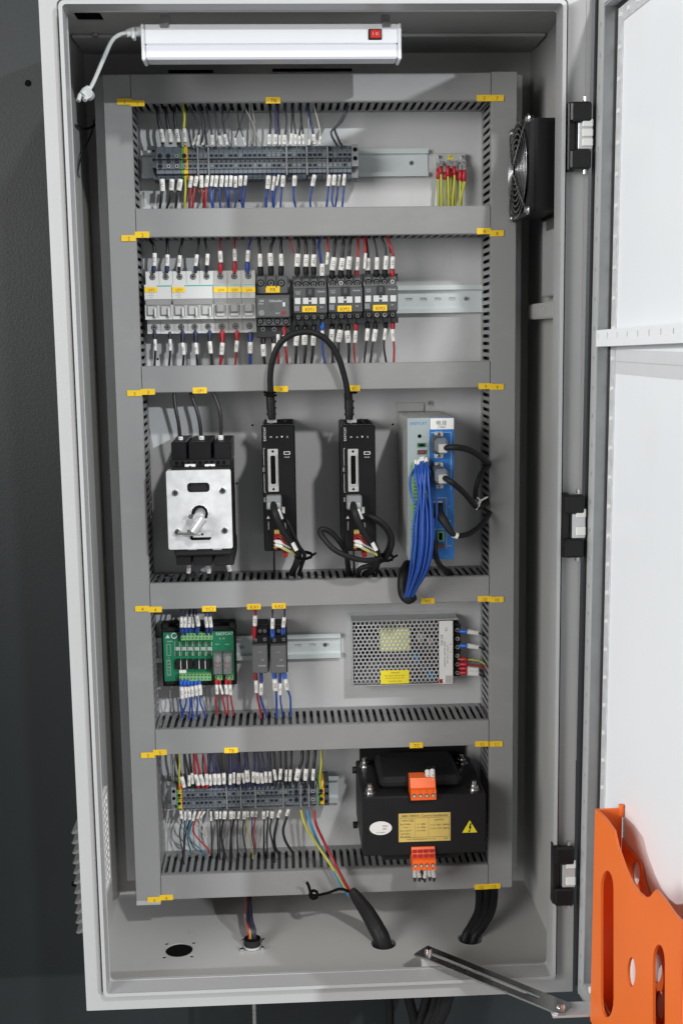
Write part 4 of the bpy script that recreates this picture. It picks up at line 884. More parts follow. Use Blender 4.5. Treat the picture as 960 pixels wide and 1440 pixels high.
m = MB(); a = P(250, 750, -.156); b = P(296, 752, -.156); m.cyl(a, b+Vector((-.012, 0, 0)), .0022, 'chrome', 10); m.cyl(a+Vector((.012, 0, .001)), a+Vector((.022, 0, .001)), .0045, 'chrome', 12); m.box(b.x-.022, b.x+.002, -.158, -.150, b.z-.003, b.z+.005, 'zinc', .0008); m.cyl((b.x-.010, -.1581, b.z+.001), (b.x-.010, -.1575, b.z+.001), .0016, 'void', 10); obj('clamp_bolt', m, q1)
m = MB()
for x in (270, 305): bx(m, x-6, 770, x+7, 773.5, Yp+.004, Yp+.01, 'zinc', .0005)
obj('lower_lugs', m, q1, kind='stuff')
wires('supply wires above the disconnect switch', 'above the black disconnect switch', -.075, [
 (K, 2.4, [(245, 552), (247, 574), (251, 594), (254, 620)], (254, 614, 254.3, 624, 6.6), None), (K, 2.4, [(268, 552), (276, 574), (281, 594), (283.5, 620)], (283.3, 613, 283.5, 623, 7.4), None), (K, 2.4, [(300, 552), (307, 570), (310.5, 590), (310.5, 620)], (310.5, 612, 310.5, 622, 7.2), None)], ext0=.012)
wires('wires below the disconnect switch', 'below the black disconnect switch', -.075, [
 (K, 2.0, [(266, 790), (265.5, 800), (264, 812)], (266, 794, 265, 806, 6), None), (K, 2.0, [(293, 790), (294, 800), (296, 812)], (293, 795, 294, 806, 6), None), (K, 2.0, [(317, 790), (322, 800), (324, 812)], (321, 794, 323.5, 803, 6), None)], ext1=.012)

# ------------------------------------------------------------------ servo drives
YS = -.120
def servo(label, cx):
    dx = cx-392
    q = lambda x, y, Y=YS: P(x+dx, y, Y)
    x0, x1 = P(369.5+dx, 690, YS).x, P(416+dx, 690, YS).x; z1, z0 = P(392+dx, 597.5, YS).z, P(392+dx, 775, YS).z
    d = thing('servo_drive', label, 'servo drive', ((x0+x1)/2, -.001, z0), 'black servo drives')
    w = x1-x0
    m = MB(); m.box(x0+.0015, x1, -.108, -.0005, z0+.001, z1-.0005, 'black', .0015); body = obj('housing', m, d)
    m = MB(); m.box(x0+.0, x1+.0003, YS, -.1078, z0, z1, 'blackgloss', .002); m.box(x0+.001, x1-.001, YS-.0004, YS, z1-.028, z1-.0275, 'black'); fr_ = obj('front_cover', m, d)
    zz = lambda py: P(392+dx, py, YS).z
    xx = lambda px: P(px+dx, 690, YS).x
    m = MB(); m.text('EASYCAT', (xx(374), YS-.0002, zz(610)), .0030, 'printw', rot=R(90))
    for s_, px in (('M', 382.5), ('A', 391), ('S', 405.5)): m.text(s_, (xx(px), YS-.0002, zz(614.5)), .0024, 'printw')
    m.prism([(xx(396.5), zz(613.2)), (xx(399.5), zz(613.2)), (xx(398), zz(616))], YS-.0003, YS-.0001, 'printw', 'y')
    m.text('RS-232', (xx(404.5), YS-.0002, zz(643)), .0016, 'printw'); m.text('CN1', (xx(371.6), YS-.0002, zz(660)), .0022, 'printw', rot=R(90)); m.text('ENC', (xx(372), YS-.0002, zz(702)), .0022, 'printw', rot=R(90)); m.text('WARNING', (xx(376.5), YS-.0002, zz(739)), .0016, 'printw', rot=R(-90)); m.text('U V W PE', (xx(400), YS-.0002, zz(742)), .0020, 'printw', rot=R(-90))
    m.box(xx(372)-.0002, xx(372)+.0002, YS-.0003, YS-.0001, zz(655), zz(630), 'printw'); m.box(xx(372)-.0002, xx(372)+.0002, YS-.0003, YS-.0001, zz(692), zz(666), 'printw'); m.box(xx(372), xx(374), YS-.0003, YS-.0001, zz(630)-.0004, zz(630), 'printw'); m.box(xx(372), xx(374), YS-.0003, YS-.0001, zz(692), zz(692)+.0004, 'printw')
    m.prism([(xx(374), zz(729)), (xx(378.5), zz(729)), (xx(376.2), zz(725))], YS-.0003, YS-.0001, 'printw', 'y')
    a = rrect(xx(400), xx(409), zz(639.5), zz(635), .0008, 2); m.prism(a, YS-.0004, YS-.0001, 'printw', 'y', holes=[rrect(xx(401), xx(408), zz(638.8), zz(635.8), .0006, 2)])
    obj('lettering', m, fr_)
    m = MB(); pl_ = rrect(xx(377.5), xx(392), zz(691), zz(631), .0012, 3); hl_ = rrect(xx(381.2), xx(388.3), zz(680.5), zz(640), .002, 3)
    m.prism(pl_, YS-.002, YS-.0003, 'silver', 'y', holes=[hl_])
    m.prism(rrect(xx(379.8), xx(389.8), zz(682.5), zz(638), .003, 3), YS-.0042, YS-.0021, 'silver', 'y', holes=[hl_]); m.box(xx(382.6), xx(387), YS-.0035, YS+.001, zz(679), zz(641.5), 'void', .0005)
    for py in (634.5, 687.5): m.disc((xx(384.7), YS-.0023, zz(py)), .0016, 'void', 10)
    obj('signal_port', m, d)
    m = MB(); m.box(xx(374.5), xx(395.5), YS-.016, YS+.0, zz(714.5), zz(695), 'termlt', .0015); m.box(xx(376.5), xx(393.5), YS-.0165, YS-.015, zz(712), zz(704.5), 'silver', .0008); obj('encoder_plug', m, d)
    m = MB(); m.box(xx(384.5), xx(388.5), YS-.009, YS+.001, zz(772), zz(752), 'fred', .0008); m.box(xx(384.5), xx(392), YS-.007, YS+.001, zz(750), zz(744.5), 'lblgold', .0006); m.box(xx(396), xx(402.5), YS-.004, YS+.02, zz(783), zz(776.5), 'fred', .0006); m.box(xx(396), xx(400), YS-.0006, YS, zz(722), zz(713), 'printw'); obj('power_connector', m, d)
    m = MB(); m.box(xx(378), xx(414), -.10, -.02, z1-.0004, z1+.0004, 'void'); m.box(xx(386), xx(388), -.102, -.02, z1+.0004, z1+.0015, 'black'); m.box(xx(402), xx(404), -.102, -.02, z1+.0004, z1+.0015, 'black'); obj('top_vents', m, body, kind='stuff')
    m = MB(); m.cyl(P(382.5+dx, 596, -.088), P(382.5+dx, 586, -.088), .0052, 'zinc', 12); m.box(P(382.5+dx, 590, -.088).x-.0062, P(382.5+dx, 590, -.088).x+.0062, -.094, -.082, z1+.0006, z1+.006, 'silver', .0008); obj('top_socket', m, d)
    return d
servo('black servo drive on the left, under the tag X, cables tied beside it', 392)
servo('black servo drive on the right, under the tag Y, with a cable loop round it', 504)
# looped control cable joining both drives
m = MB(); Yl = -.092
lp = [(382.5, 588), (381, 560), (380, 530), (383, 508), (391, 487), (405, 473), (424, 467), (444, 469), (461, 480), (474, 499), (482, 522), (487.5, 545), (490, 565), (491, 588)]
m.tube([P(x, y, Yl-.02*math.sin(math.pi*i/13)) for i, (x, y) in enumerate(lp)], .0040, 'black', 12, smoothn=6)
cb = obj('conductor', m, thing('link_cable', 'thick black cable arching from one servo drive to the other', 'cable', P(440, 470, Yl)))
lk = cb.parent
for (pts, lab) in (([(382.5, 590), (381.5, 578), (380.5, 566), (380, 552)], None), ([(491, 590), (490.8, 578), (490.2, 566), (489, 552)], None)):
    m = MB(); m.tube([P(x, y, Yl-.003) for x, y in pts], [.0048, .0058, .0060, .0054], 'black', 12, smoothn=2)
    for k in range(3): 
        c = P(pts[1][0], 584-k*9, Yl-.003); m.cyl(c, c+Vector((0, 0, .0028)), .0066, 'black', 12)
    obj('strain_relief', m, lk)
for (x, y) in ((376, 552), (377, 556), (490, 552)):
    m = MB(); c = P(x+4, y, Yl-.004); m.tube([c+Vector((math.cos(a_*R(36))*.0066, math.sin(a_*R(36))*.0066, 0)) for a_ in range(10)], .0014, 'void', 6, closed=True)
    if x < 400: m.tube([c+Vector((-.004, -.006, 0)), c+Vector((-.0085, -.006, .0012))], .0016, 'void', 6)
    obj('cable_tie', m, lk)
def cable(name, label, pts, r, mat='wblack', n=8, cat='cable', group=None, sm=6, parts=()):
    pw = [P(x, y, Y) for (x, y, Y) in pts]
    t = thing(name, label, cat, pw[-1], group); m = MB(); m.tube(pw, r, mat, n, smoothn=sm); obj('sheath', m, t)
    for (nm, mb_) in parts: obj(nm, mb_, t)
    return t
def sl(x0, y0, x1, y1, Y, w, mat='sleeve'): m = MB(); m.tube([P(x0, y0, Y), P(x1, y1, Y)], w*.0005, mat, 10); return m
for k, dx in ((0, 0), (1, 112)):
    wh = ('left', 'right')[k]
    c0 = [(384+dx, 707, -.132), (387+dx, 722, -.145), (397+dx, 745, -.145), (408+dx, 762, -.140)]
    if k == 0: c0 += [(419, 778, -.130), (417, 792, -.10), (410, 806, -.06)]
    else: c0 += [(526, 768, -.130), (531, 784, -.118), (524, 800, -.08), (512, 808, -.06)]
    cable('encoder_cable', f'thick black encoder cable hanging from the plug of the {wh} servo drive', c0, .0046, 'black', 10)
    c1 = [(395+dx, 722, -.124), (404+dx, 733, -.135), (412+dx, 750, -.136), (420+dx, 768, -.132)]
    if k == 0: cable('motor_cable', 'thinner black cable beside the encoder cable of the left servo drive', c1+[(428, 780, -.125), (424, 795, -.09), (420, 808, -.06)], .0026, 'black')
    for j, (col, y0, y1, xe) in enumerate((('wred', 753, 757, 404), ('sleeve', 761, 766, 408), ('wcream', 766, 771, 409), ('wyellow', 770, 773, 410), ('fred', 756, 762, 405))):
        t = thing('motor_wire', f'{("upper red", "upper white", "cream", "yellow", "lower red")[j]} motor wire at the foot of the {wh} servo drive', 'wire', P(386+dx, y0, -.13), 'motor wires of the servo drives')
        m = MB(); m.tube([P(386+dx, y0, -.128), P(393+dx, y0-1, -.135), P(400+dx, y1, -.136), P(xe+dx+8, y1+8, -.130)], .0013, col, 8, smoothn=3); obj('conductor', m, t)
        if col in ('sleeve', 'wcream'): obj('marker_sleeve', sl(387+dx, y0, 397+dx, y1-2, -.1365, 4.4), t)
    for j, (x, y, x1, y1, nm) in enumerate(((391, 716, 396, 730, 'upper'), (411, 763, 417, 774, 'lower'))):
        t = thing('cable_marker', f'{nm} white marker sleeve clipped to the cables of the {wh} servo drive', 'marker', P(x+dx, y, -.14), 'white markers on the servo cables')
        obj('marker_sleeve', sl(x+dx, y, x1+dx, y1, -.142, 5.5), t)
    cable('earth_lead', f'thin black lead dropping from the foot of the {wh} servo drive into the duct', [(385+dx, 772, -.06), (385.5+dx, 790, -.06), (386+dx, 812, -.05)], .0014)
cable('looped_cable', 'black cable coiled in a wide loop to the left of the right servo drive', [(536, 786, -.125), (515, 788, -.135), (493, 784, -.140), (470, 773, -.140), (455, 757, -.135), (450, 747, -.130), (456, 744, -.128), (468, 751, -.125), (479, 764, -.12), (487, 780, -.10), (490, 808, -.06)], .0036, 'black', 10)
cable('looped_cable', 'black cable curving out past the right side of the right servo drive', [(512, 724, -.124), (528, 729, -.13), (544, 742, -.13), (551, 757, -.128), (549, 773, -.124), (540, 786, -.11), (520, 795, -.09), (506, 800, -.085), (502, 812, -.06)], .0034, 'black', 10)
cable('looped_cable', 'second black cable running inside the loop beside the right servo drive', [(510, 727, -.124), (528, 733, -.126), (541, 744, -.127), (547, 758, -.124), (543, 774, -.118), (533, 790, -.10), (528, 812, -.06)], .0022, 'black', 8)
for (x, y, nm) in ((430, 781, 'left'), (544, 784, 'right')):
    m = MB(); c = P(x-3, y, -.124); m.tube([c+Vector((math.cos(a_*R(36))*.011, math.sin(a_*R(36))*.008, math.sin(a_*R(36))*.003)) for a_ in range(10)], .0020, 'void', 6, closed=True); m.tube([c+Vector((.009, -.005, 0)), c+Vector((.016, -.006, .004))], .0017, 'void', 6)
    obj('cable_tie', m, label=f'black cable tie round the cables beside the {nm} servo drive', cat='cable tie')

# ------------------------------------------------------------------ blue motion controller
YB_ = -.140
x0, xm, x1 = P(573, 690, YB_).x, P(604.5, 690, YB_).x, P(638, 690, YB_).x; zt, zb = P(605, 587.5, YB_).z, P(605, 786, YB_).z
mc = thing('motion_controller', 'silver and blue motion controller with a thick bundle of blue wires', 'controller', ((x0+x1)/2, -.001, zb))
m = MB(); m.box(x0+.0006, x1-.0006, YB_+.002, -.003, zb, zt, 'silver', .001); m.box(x0-.001, x1-.022, -.0028, -.0012, zt, zt+.012, 'silver', .0004); c = P(604, 567, -.003); m.screw(c, .0036, 'chrome'); body = obj('housing', m, mc)
m = MB(); m.box(x0, xm-.0002, YB_, YB_+.0018, zb-.0008, zt, 'grmet', .0004); fa = obj('silver_front', m, mc)
m = MB(); m.box(xm, x1, YB_-.0002, YB_+.0018, zb-.0008, zt, 'blue', .0004); fb_ = obj('blue_front', m, mc)
zz = lambda py: P(605, py, YB_).z
xx = lambda px: P(px, 690, YB_).x
m = MB(); m.box(xm+.0002, x1-.0002, YB_-.0008, YB_-.0003, zz(604), zt-.0006, 'white', .0002); lab = obj('paper_label', m, mc)
m = MB(); m.text('电液', (xx(620.5), YB_-.0008, zz(595)), .0066, 'print'); m.text('2.5804', (xx(620.5), YB_-.0008, zz(601)), .0026, 'print'); obj('lettering', m, lab)
m = MB(); m.text('EASYCAT', ((x0+xm)/2, YB_-.0001, zz(595)), .0036, 'blue', wmax=.026); m.disc((xx(590), YB_-.0005, zz(613)), .0024, 'void', 14); obj('lettering', m, fa)
m = MB()
for k in range(10): m.text(('PUL', 'DIR', 'LIM+', 'LIM-', 'HOME', 'IN1', 'IN2', 'OUT1', 'OUT2', '24V')[k], (xx(579), YB_-.0001, zz(655+k*11)), .0014, 'print')
obj('port_names', m, fa)
m = MB()
for (t_, y) in (('RJ45', 713), ('USB', 733), ('SD', 752), ('PWR', 768)): m.text(t_, (xx(631), YB_-.0003, zz(y)), .0017, 'printw')
for (a, b, c, d_) in ((609, 700, 627, 700.5), (627, 700, 627.5, 728), (609, 744, 627, 744.5), (627, 744, 627.5, 772), (606, 608, 634, 608.5), (633.5, 608, 634, 690)): m.box(xx(a), xx(c), YB_-.0006, YB_-.0002, zz(d_), zz(b), 'printw')
obj('lettering', m, fb_)
m = MB(); m.box(xx(587), xx(598), YB_-.003, YB_, zz(628), zz(622.5), 'led', .0004); m.box(xx(589), xx(596), YB_-.0032, YB_-.0028, zz(627), zz(624), 'void'); obj('green_socket', m, mc)
m = MB(); m.box(xx(587), xx(598), YB_-.003, YB_, zz(638), zz(632.5), 'print', .0004); m.box(xx(589), xx(596), YB_-.0034, YB_-.0028, zz(636.5), zz(634), 'wred'); obj('dip_switch', m, mc)
for (xc, zc0) in ((583.5, 650), (598, 650)):
    m = MB(); m.box(xx(xc-5), xx(xc+4), YB_-.008, YB_, zz(785 if xc < 590 else 700), zz(zc0), 'greenT', .0008)
    for k in range(10 if xc > 590 else 24): m.box(xx(xc-3), xx(xc+2), YB_-.0083, YB_-.0078, zz(zc0+4+k*5), zz(zc0+2+k*5), 'shade')
    obj('terminal_block', m, mc)
m = MB(); m.box(xx(609), xx(622), YB_-.004, YB_, zz(729), zz(704), 'black', .0006); m.box(xx(609), xx(621), YB_-.0045, YB_-.0035, zz(706.5), zz(704), 'silver'); obj('network_port', m, mc)
m = MB(); m.box(xx(614), xx(623.5), YB_-.004, YB_, zz(761), zz(747), 'greenT', .0006); m.box(xx(616), xx(621), YB_-.0044, YB_-.0038, zz(759), zz(749), 'void'); m.box(xx(614), xx(624), YB_-.003, YB_, zz(770), zz(765), 'wbrown', .0004); obj('power_port', m, mc)
for (yc, nm) in ((626, 'upper'), (669, 'lower')):
    t = thing('plug', f'grey {nm} data plug with a black cable on the blue controller', 'plug', P(620, yc+10, -.155), 'data plugs on the blue controller')
    m = MB(); bx(m, 609, yc-13, 622, yc+13, -.168, YB_-.0006, 'termdark', .003); bx(m, 612, yc-9, 630, yc+11, -.178, -.150, 'term', .003); obj('hood', m, t)
    m = MB(); bx(m, 616.5, yc-1.5, 629, yc+11.5, -.184, -.170, 'silver', .0012); obj('clamp', m, t)
    for dy in (-15, 15):
        m = MB(); bx(m, 611, yc+dy-3.5, 623, yc+dy+3.5, -.152, YB_-.0006, 'zinc', .001); c = P(617, yc+dy, -.1521); m.screw(c, .0028, 'chrome'); obj('jack_screw', m, t)
cable('data_cable', 'black data cable running right from the upper plug of the blue controller', [(624, 630, -.180), (640, 629, -.188), (658, 632, -.170), (674, 641, -.140), (684, 650, -.100), (692, 658, -.05)], .0040, 'black', 10)
cable('data_cable', 'black data cable slanting down from the lower plug of the blue controller', [(623, 671, -.180), (636, 679, -.190), (652, 693, -.165), (664, 707, -.140), (671, 713, -.125), (682, 708, -.09), (692, 700, -.05)], .0038, 'black', 10)
m3 = sl(636, 751.5, 643.5, 754, -.171, 8)
cable('network_cable', 'black network cable with a white sleeve curving up into the right duct', [(616, 716, -.145), (621, 729, -.165), (630, 745, -.172), (641, 753, -.170), (658, 751, -.150), (674, 740, -.125), (685, 726, -.10), (692, 712, -.05)], .0036, 'black', 10, parts=[('marker_sleeve', m3)])
m = MB(); m.tube([P(616, 716, -.150), P(621, 728, -.166), P(634, 748, -.173)], [.0050, .0062, .0042], 'black', 10, smoothn=4); t = bpy.data.objects['network_cable']; obj('plug_boot', m, t)
cable('data_cable', 'short black cable bowed beside the slots of the right duct', [(693, 650, -.05), (683, 657, -.10), (674, 670, -.12), (669, 688, -.12), (668, 700, -.11)], .0034, 'black', 10)
cable('data_cable', 'black cable leaving the foot of the blue controller for the duct below', [(612, 760, -.146), (612, 778, -.150), (617, 793, -.12), (627, 803, -.09), (636, 812, -.05)], .0036, 'black', 10)
m = MB(); c = P(675, 705, -.128); m.tube([c+Vector((-.006, -.004, -.004)), c+Vector((.0, -.006, .002)), c+Vector((.009, -.003, .006))], .0012, 'sleeve', 6, smoothn=3); m.tube([c+Vector((-.005, -.005, .006)), c+Vector((-.001, -.006, 0)), c+Vector((-.006, -.004, -.010))], .0011, 'sleeve', 6, smoothn=3)
obj('cable_tie', m, label='white twist tie on the black cables beside the right duct', cat='cable tie')
# bundle of blue wires
NBW = 20
for i in range(NBW):
    f = i/(NBW-1); a = i*2.399; rr = math.sqrt((i+.5)/NBW)
    ox, oy = math.cos(a)*rr, math.sin(a)*rr
    sx = 583+f*18; sy = 648+random.uniform(0, 10)+(0 if f > .25 else 4)
    pts = [(sx, sy, YB_-.012)]
    if i == 0: pts += [(577, 672, -.165), (577, 690, -.165), (584, 708, -.17)]
    elif i == NBW-1: pts += [(609, 675, -.160), (613, 700, -.165), (612, 740, -.165)]
    else: pts += [(sx+random.uniform(-1.5, 1.5), sy+16, -.170+oy*.008)]
    pts += [(596+ox*14, 725, -.170+oy*.010), (595+ox*16, 765, -.168+oy*.012), (590+ox*14, 800, -.155+oy*.011), (580+ox*8, 826, -.125+oy*.009), (575+ox*6, 839, -.112+oy*.006)]
    t = thing('blue_wire', f'{ordl(i, NBW)} blue wire in the bundle hanging from the blue controller', 'wire', P(*pts[-1]), 'blue wire bundle of the controller')
    m = MB(); m.tube([P(*p) for p in pts], (.0015, .0017)[i % 2], 'wbundle', 6, smoothn=4); obj('conductor', m, t)
    m = MB(); m.tube([P(sx, sy-5, YB_-.009), P(sx, sy+4, YB_-.016)], .0017, 'sleeve', 8); obj('marker_sleeve', m, t)
cable('conduit_sleeve', 'black braided sleeve curving back into the duct behind the blue bundle', [(580, 838, -.112), (574, 842, -.108), (568, 836, -.104), (566, 822, -.102), (568, 806, -.095), (573, 795, -.06)], .0075, 'black', 12)

# ------------------------------------------------------------------ relay board
Yb = -.046
o = P(281, 965, -.03); rbd = thing('relay_board', 'green interface board in a black carrier with two clear plug-in relays', 'circuit board', (o.x, -.009, o.z))
m = MB(); bx(m, 228, 876, 332, 964, -.030, -.009, 'black', .001); bx(m, 227, 881, 332, 888, -.040, -.0305, 'black', .001); bx(m, 232, 955, 333, 962, -.040, -.0305, 'black', .001)
bx(m, 228, 876, 237, 884, -.044, -.0405, 'black', .001); bx(m, 322, 874, 331, 884, -.044, -.0405, 'black', .001); obj('carrier', m, rbd)
m = MB(); bx(m, 230.5, 888.5, 329, 957, -.0425, -.0405, 'pcb', .0002); pcb = obj('circuit_board', m, rbd)
m = MB(); Yt_ = -.0426
c = P(316, 891, Yt_); m.text('EASYCAT', (c.x, Yt_, c.z), .0040, 'printw', wmax=.024); c = P(312, 898, Yt_); m.text('Y1  Y2', (c.x, Yt_, c.z), .0020, 'printw'); c = P(239, 902, Yt_); m.text('24VDC', (c.x, Yt_, c.z), .0018, 'printw')
c = P(236, 895, Yt_); m.prism([(c.x-.003, c.z-.0025), (c.x+.003, c.z-.0025), (c.x, c.z+.003)], Yt_-.0002, Yt_, 'printw', 'y'); c = P(245, 894, Yt_); m.prism(ell(c.x, c.z, .0042, .0042, 20), Yt_-.0002, Yt_, 'printw', 'y', holes=[ell(c.x, c.z, .0030, .0030, 16)])
for (yA, yB2) in ((906, 922), (928, 950)):
    a = P(234.5, yA, Yt_); b = P(240, yB2, Yt_)
    for (p, q_, r_, s_) in ((a.x, a.x+.0003, b.z, a.z), (b.x, b.x+.0003, b.z, a.z), (a.x, b.x, a.z-.0003, a.z), (a.x, b.x, b.z, b.z+.0003)): m.box(p, q_, Yt_-.0002, Yt_, r_, s_, 'printw')
for k in range(6): c = P(237, 925+k*4.5, Yt_); m.text('IN'+str(k+1), (c.x+.0005, Yt_, c.z), .0013, 'printw')
for x in (306, 320): c = P(x, 906, Yt_); m.text('RELAY', (c.x, Yt_, c.z), .0014, 'printw')
obj('lettering', m, pcb)
def tblock(x0, x1, y0, y1, n, Y=-.054):
    m = MB(); bx(m, x0, y0, x1, y1, Y, -.0426, 'greenT', .0006); b_ = obj('terminal_block', m, rbd); m = MB()
    for k in range(n):
        c = P(x0+(x1-x0)*(k+.5)/n, y0+(y1-y0)*.6, Y-.0002); m.screw(c, .0014, 'chrome', slot=False, n=8); bx(m, x0+(x1-x0)*(k+.25)/n, y0+.8, x0+(x1-x0)*(k+.75)/n, y0+2.8, Y-.0004, Y, 'led', 0)
    obj('terminal_screws', m, b_, kind='stuff')
tblock(254, 299, 891, 900.5, 9); tblock(252, 297, 948, 958, 9); tblock(302.5, 312.5, 950, 957, 2); tblock(317.5, 328, 950, 957, 2)
for r_ in range(3):
    for k in range(6):
        x = 249.5+k*9; y = (905.5, 912.5, 919.5)[r_]; m = MB(); bx(m, x-2.6, y-2.4, x+2.6, y+2.4, -.0448, -.0426, ('led', 'silver', 'led')[r_], .0003); bx(m, x-3.6, y-2.8, x-2.9, y+2.8, -.0428, -.0426, 'printw', 0); bx(m, x+2.9, y-2.8, x+3.6, y+2.8, -.0428, -.0426, 'printw', 0); obj('chip', m, pcb)
for k in range(6):
    x = 250.5+k*8.6; m = MB(); bx(m, x-3.2, 928, x+3.0, 941, -.050, -.0426, 'black', .0005)
    if k % 3 != 2: bx(m, x+3.3, 929.5, x+4.3, 941, -.049, -.0426, 'white', .0002)
    obj('transistor', m, pcb)
m = MB(); bx(m, 252, 942, 262, 947, -.046, -.0426, 'white', .0003); obj('jumper', m, pcb)
for x in (306, 320):
    m = MB(); bx(m, x-6.5, 919, x+6.5, 949, -.062, -.0427, 'clear', .001); r_ = obj('plug_in_relay', m, rbd)
    m = MB(); bx(m, x-4.5, 923, x+4.3, 934, -.0585, -.047, 'relaycap', .003); bx(m, x-4, 934.5, x+4, 939, -.058, -.047, 'pink', .001)
    for dx in (-3, 0, 3): bx(m, x+dx-.6, 939.5, x+dx+.6, 947, -.056, -.047, 'silver', 0)
    obj('relay_core', m, r_)
BW = 'wires above the green relay board'
wires(BW, 'above the green relay board', -.052, [(V_, 1.2, [(255, 858), (255, 868), (255.5, 880), (255.5, 893)], (255, 867, 255, 882, 4.6), (255.5, 882, 255.5, 891, 'fblue', 5)), (V_, 1.2, [(261.5, 858), (261, 868), (260.5, 880), (260.5, 893)], (260.5, 867, 260, 882, 5.4), (260.5, 882, 260.5, 891, 'fblue', 5)), (V_, 1.2, [(267, 858), (267, 868), (266.5, 880), (266, 893)], (266.5, 867, 265.5, 882, 5.6), (266, 882, 266, 891, 'fblue', 5.4)), (V_, 1.2, [(272.5, 858), (272, 868), (271.5, 880), (271.5, 893)], (272.3, 867, 271.5, 882, 4.4), (271.5, 882, 271.5, 891, 'fblue', 5)), (V_, 1.2, [(276, 858), (276.5, 868), (278, 880), (278, 893)], (277, 865, 279, 880.5, 6), (278, 881, 277.5, 891, 'fblue', 5.4)), (V_, 1.2, [(289, 858), (289.5, 868), (290, 880), (291, 893)], (289, 867, 291, 882, 5), (291, 882, 291, 891, 'wblue', 4.6)), (V_, 1.2, [(294, 858), (295, 868), (296, 880), (297, 893)], (295, 867, 297, 882, 5.2), (297, 882, 297, 891, 'wblue', 4.6))], ext0=.008)
wires('wires below the green relay board', 'below the green relay board', -.052, [(B_, 1.2, [(254.5, 955), (255, 975), (254, 988), (256, 1004)], (255.5, 966, 256, 982, 6.4), (254.5, 957, 255, 967, 'fblue', 5)), (B_, 1.2, [(260, 955), (261, 975), (262, 988), (257, 1004)], (261, 966, 261.5, 981, 4.4), (259.5, 957, 260, 967, 'fblue', 5)), (B_, 1.2, [(264.5, 955), (265.5, 975), (268, 988), (266, 1006)], (265.3, 966, 266, 980, 4), (264.5, 957, 265, 967, 'fblue', 5)), (B_, 1.2, [(269.5, 955), (270, 975), (270, 988), (271, 1006)], (270, 965, 270.5, 979, 5.6), (269.5, 957, 270, 966, 'fblue', 5)), (B_, 1.2, [(275, 955), (275.5, 972), (278, 988), (277, 1004)], (275.5, 964, 276.5, 978, 5), (275, 957, 275.3, 966, 'fblue', 5)), (B_, 1.2, [(280, 955), (281, 972), (282, 988), (288, 1004)], (280.5, 963, 282, 977, 6), (280.5, 957, 280.5, 965, 'fblue', 5)),
 (Rd, 1.1, [(304, 953), (305, 972), (303.5, 986), (306, 1000)], (304.5, 963, 305.3, 976, 4.6), (304, 956, 304, 964, 'fred', 4.6)), (Rd, 1.1, [(309, 953), (311, 972), (314, 986), (317, 1000)], (309, 963, 313, 976, 4.2), (308.5, 956, 309, 964, 'fred', 4.6)), (Rd, 1.1, [(318, 953), (319, 972), (320, 986), (321, 1000)], (317.5, 963, 319, 976, 5), (318, 956, 318.3, 964, 'fred', 4.6)), (Rd, 1.1, [(323.5, 953), (324, 972), (325.5, 986), (328, 1000)], (323.5, 963, 324.5, 977, 5), (323, 956, 323.5, 964, 'fred', 4.6))], ext1=.006)

# ------------------------------------------------------------------ two slim relays
for (x0, x1, nm, wd) in ((354.5, 377.5, 'KA1', 'left'), (380.5, 404, 'KA2', 'right')):
    o = P((x0+x1)/2, 948, -.05); t = thing('slim_relay', f'slim grey relay in a black socket, {wd} of the pair, under the tag {nm}', 'relay', (o.x, -.009, o.z), 'slim relays')
    m = MB(); bx(m, x0+1, 880, x1, 946, -.050, -.009, 'black', .001); bx(m, x0+6, 879, x1-.5, 893, -.056, -.0505, 'blackgloss', .0008); bx(m, x0+1, 893.5, x1, 907, -.062, -.0505, 'blackgloss', .0008); sk = obj('socket', m, t)
    for (fx, yy, Y) in ((.48, 887, -.0562), (.78, 887, -.0562), (.22, 900, -.0622), (.78, 899, -.0622)):
        m = MB(); c = P(x0+(x1-x0)*fx, yy, Y); m.screw(c, .0026, 'chrome', n=10, h=.0015); obj('clamp_screw', m, sk)
    m = MB(); bx(m, x0, 908, x1-1, 947, -.074, -.0505, 'relaygrey', .0012); rl = obj('relay_case', m, t)
    m = MB(); c = P(x0+14, 936, -.0742); m.text('Schneider', (c.x, c.y, c.z), .0022, 'printw', wmax=.010); c = P(x0+15, 928, -.0742); m.text('24V', (c.x, c.y, c.z), .0016, 'printw'); c = P(x0+11, 917, -.0742); m.text('RXM', (c.x, c.y, c.z), .0014, 'silver'); obj('lettering', m, rl)
wires('wires above the two slim relays', 'above the two slim relays', -.060, [(Rd, 1.9, [(359, 856), (359, 866), (358, 880), (357.5, 900)], (358.8, 865, 358.3, 880, 6), (357.5, 879, 357.5, 897, 'fred', 6)), (V_, 1.3, [(383, 856), (383.3, 866), (383, 880), (383.5, 900)], (383.5, 869, 383, 884, 5.6), (383, 884, 383.5, 897, 'fblue', 6)), (V_, 1.3, [(400, 856), (400, 866), (398.5, 880), (398, 900)], (399.7, 868, 398.3, 882, 5.6), (398.3, 882, 398, 895, 'fblue', 6))], ext0=.008)
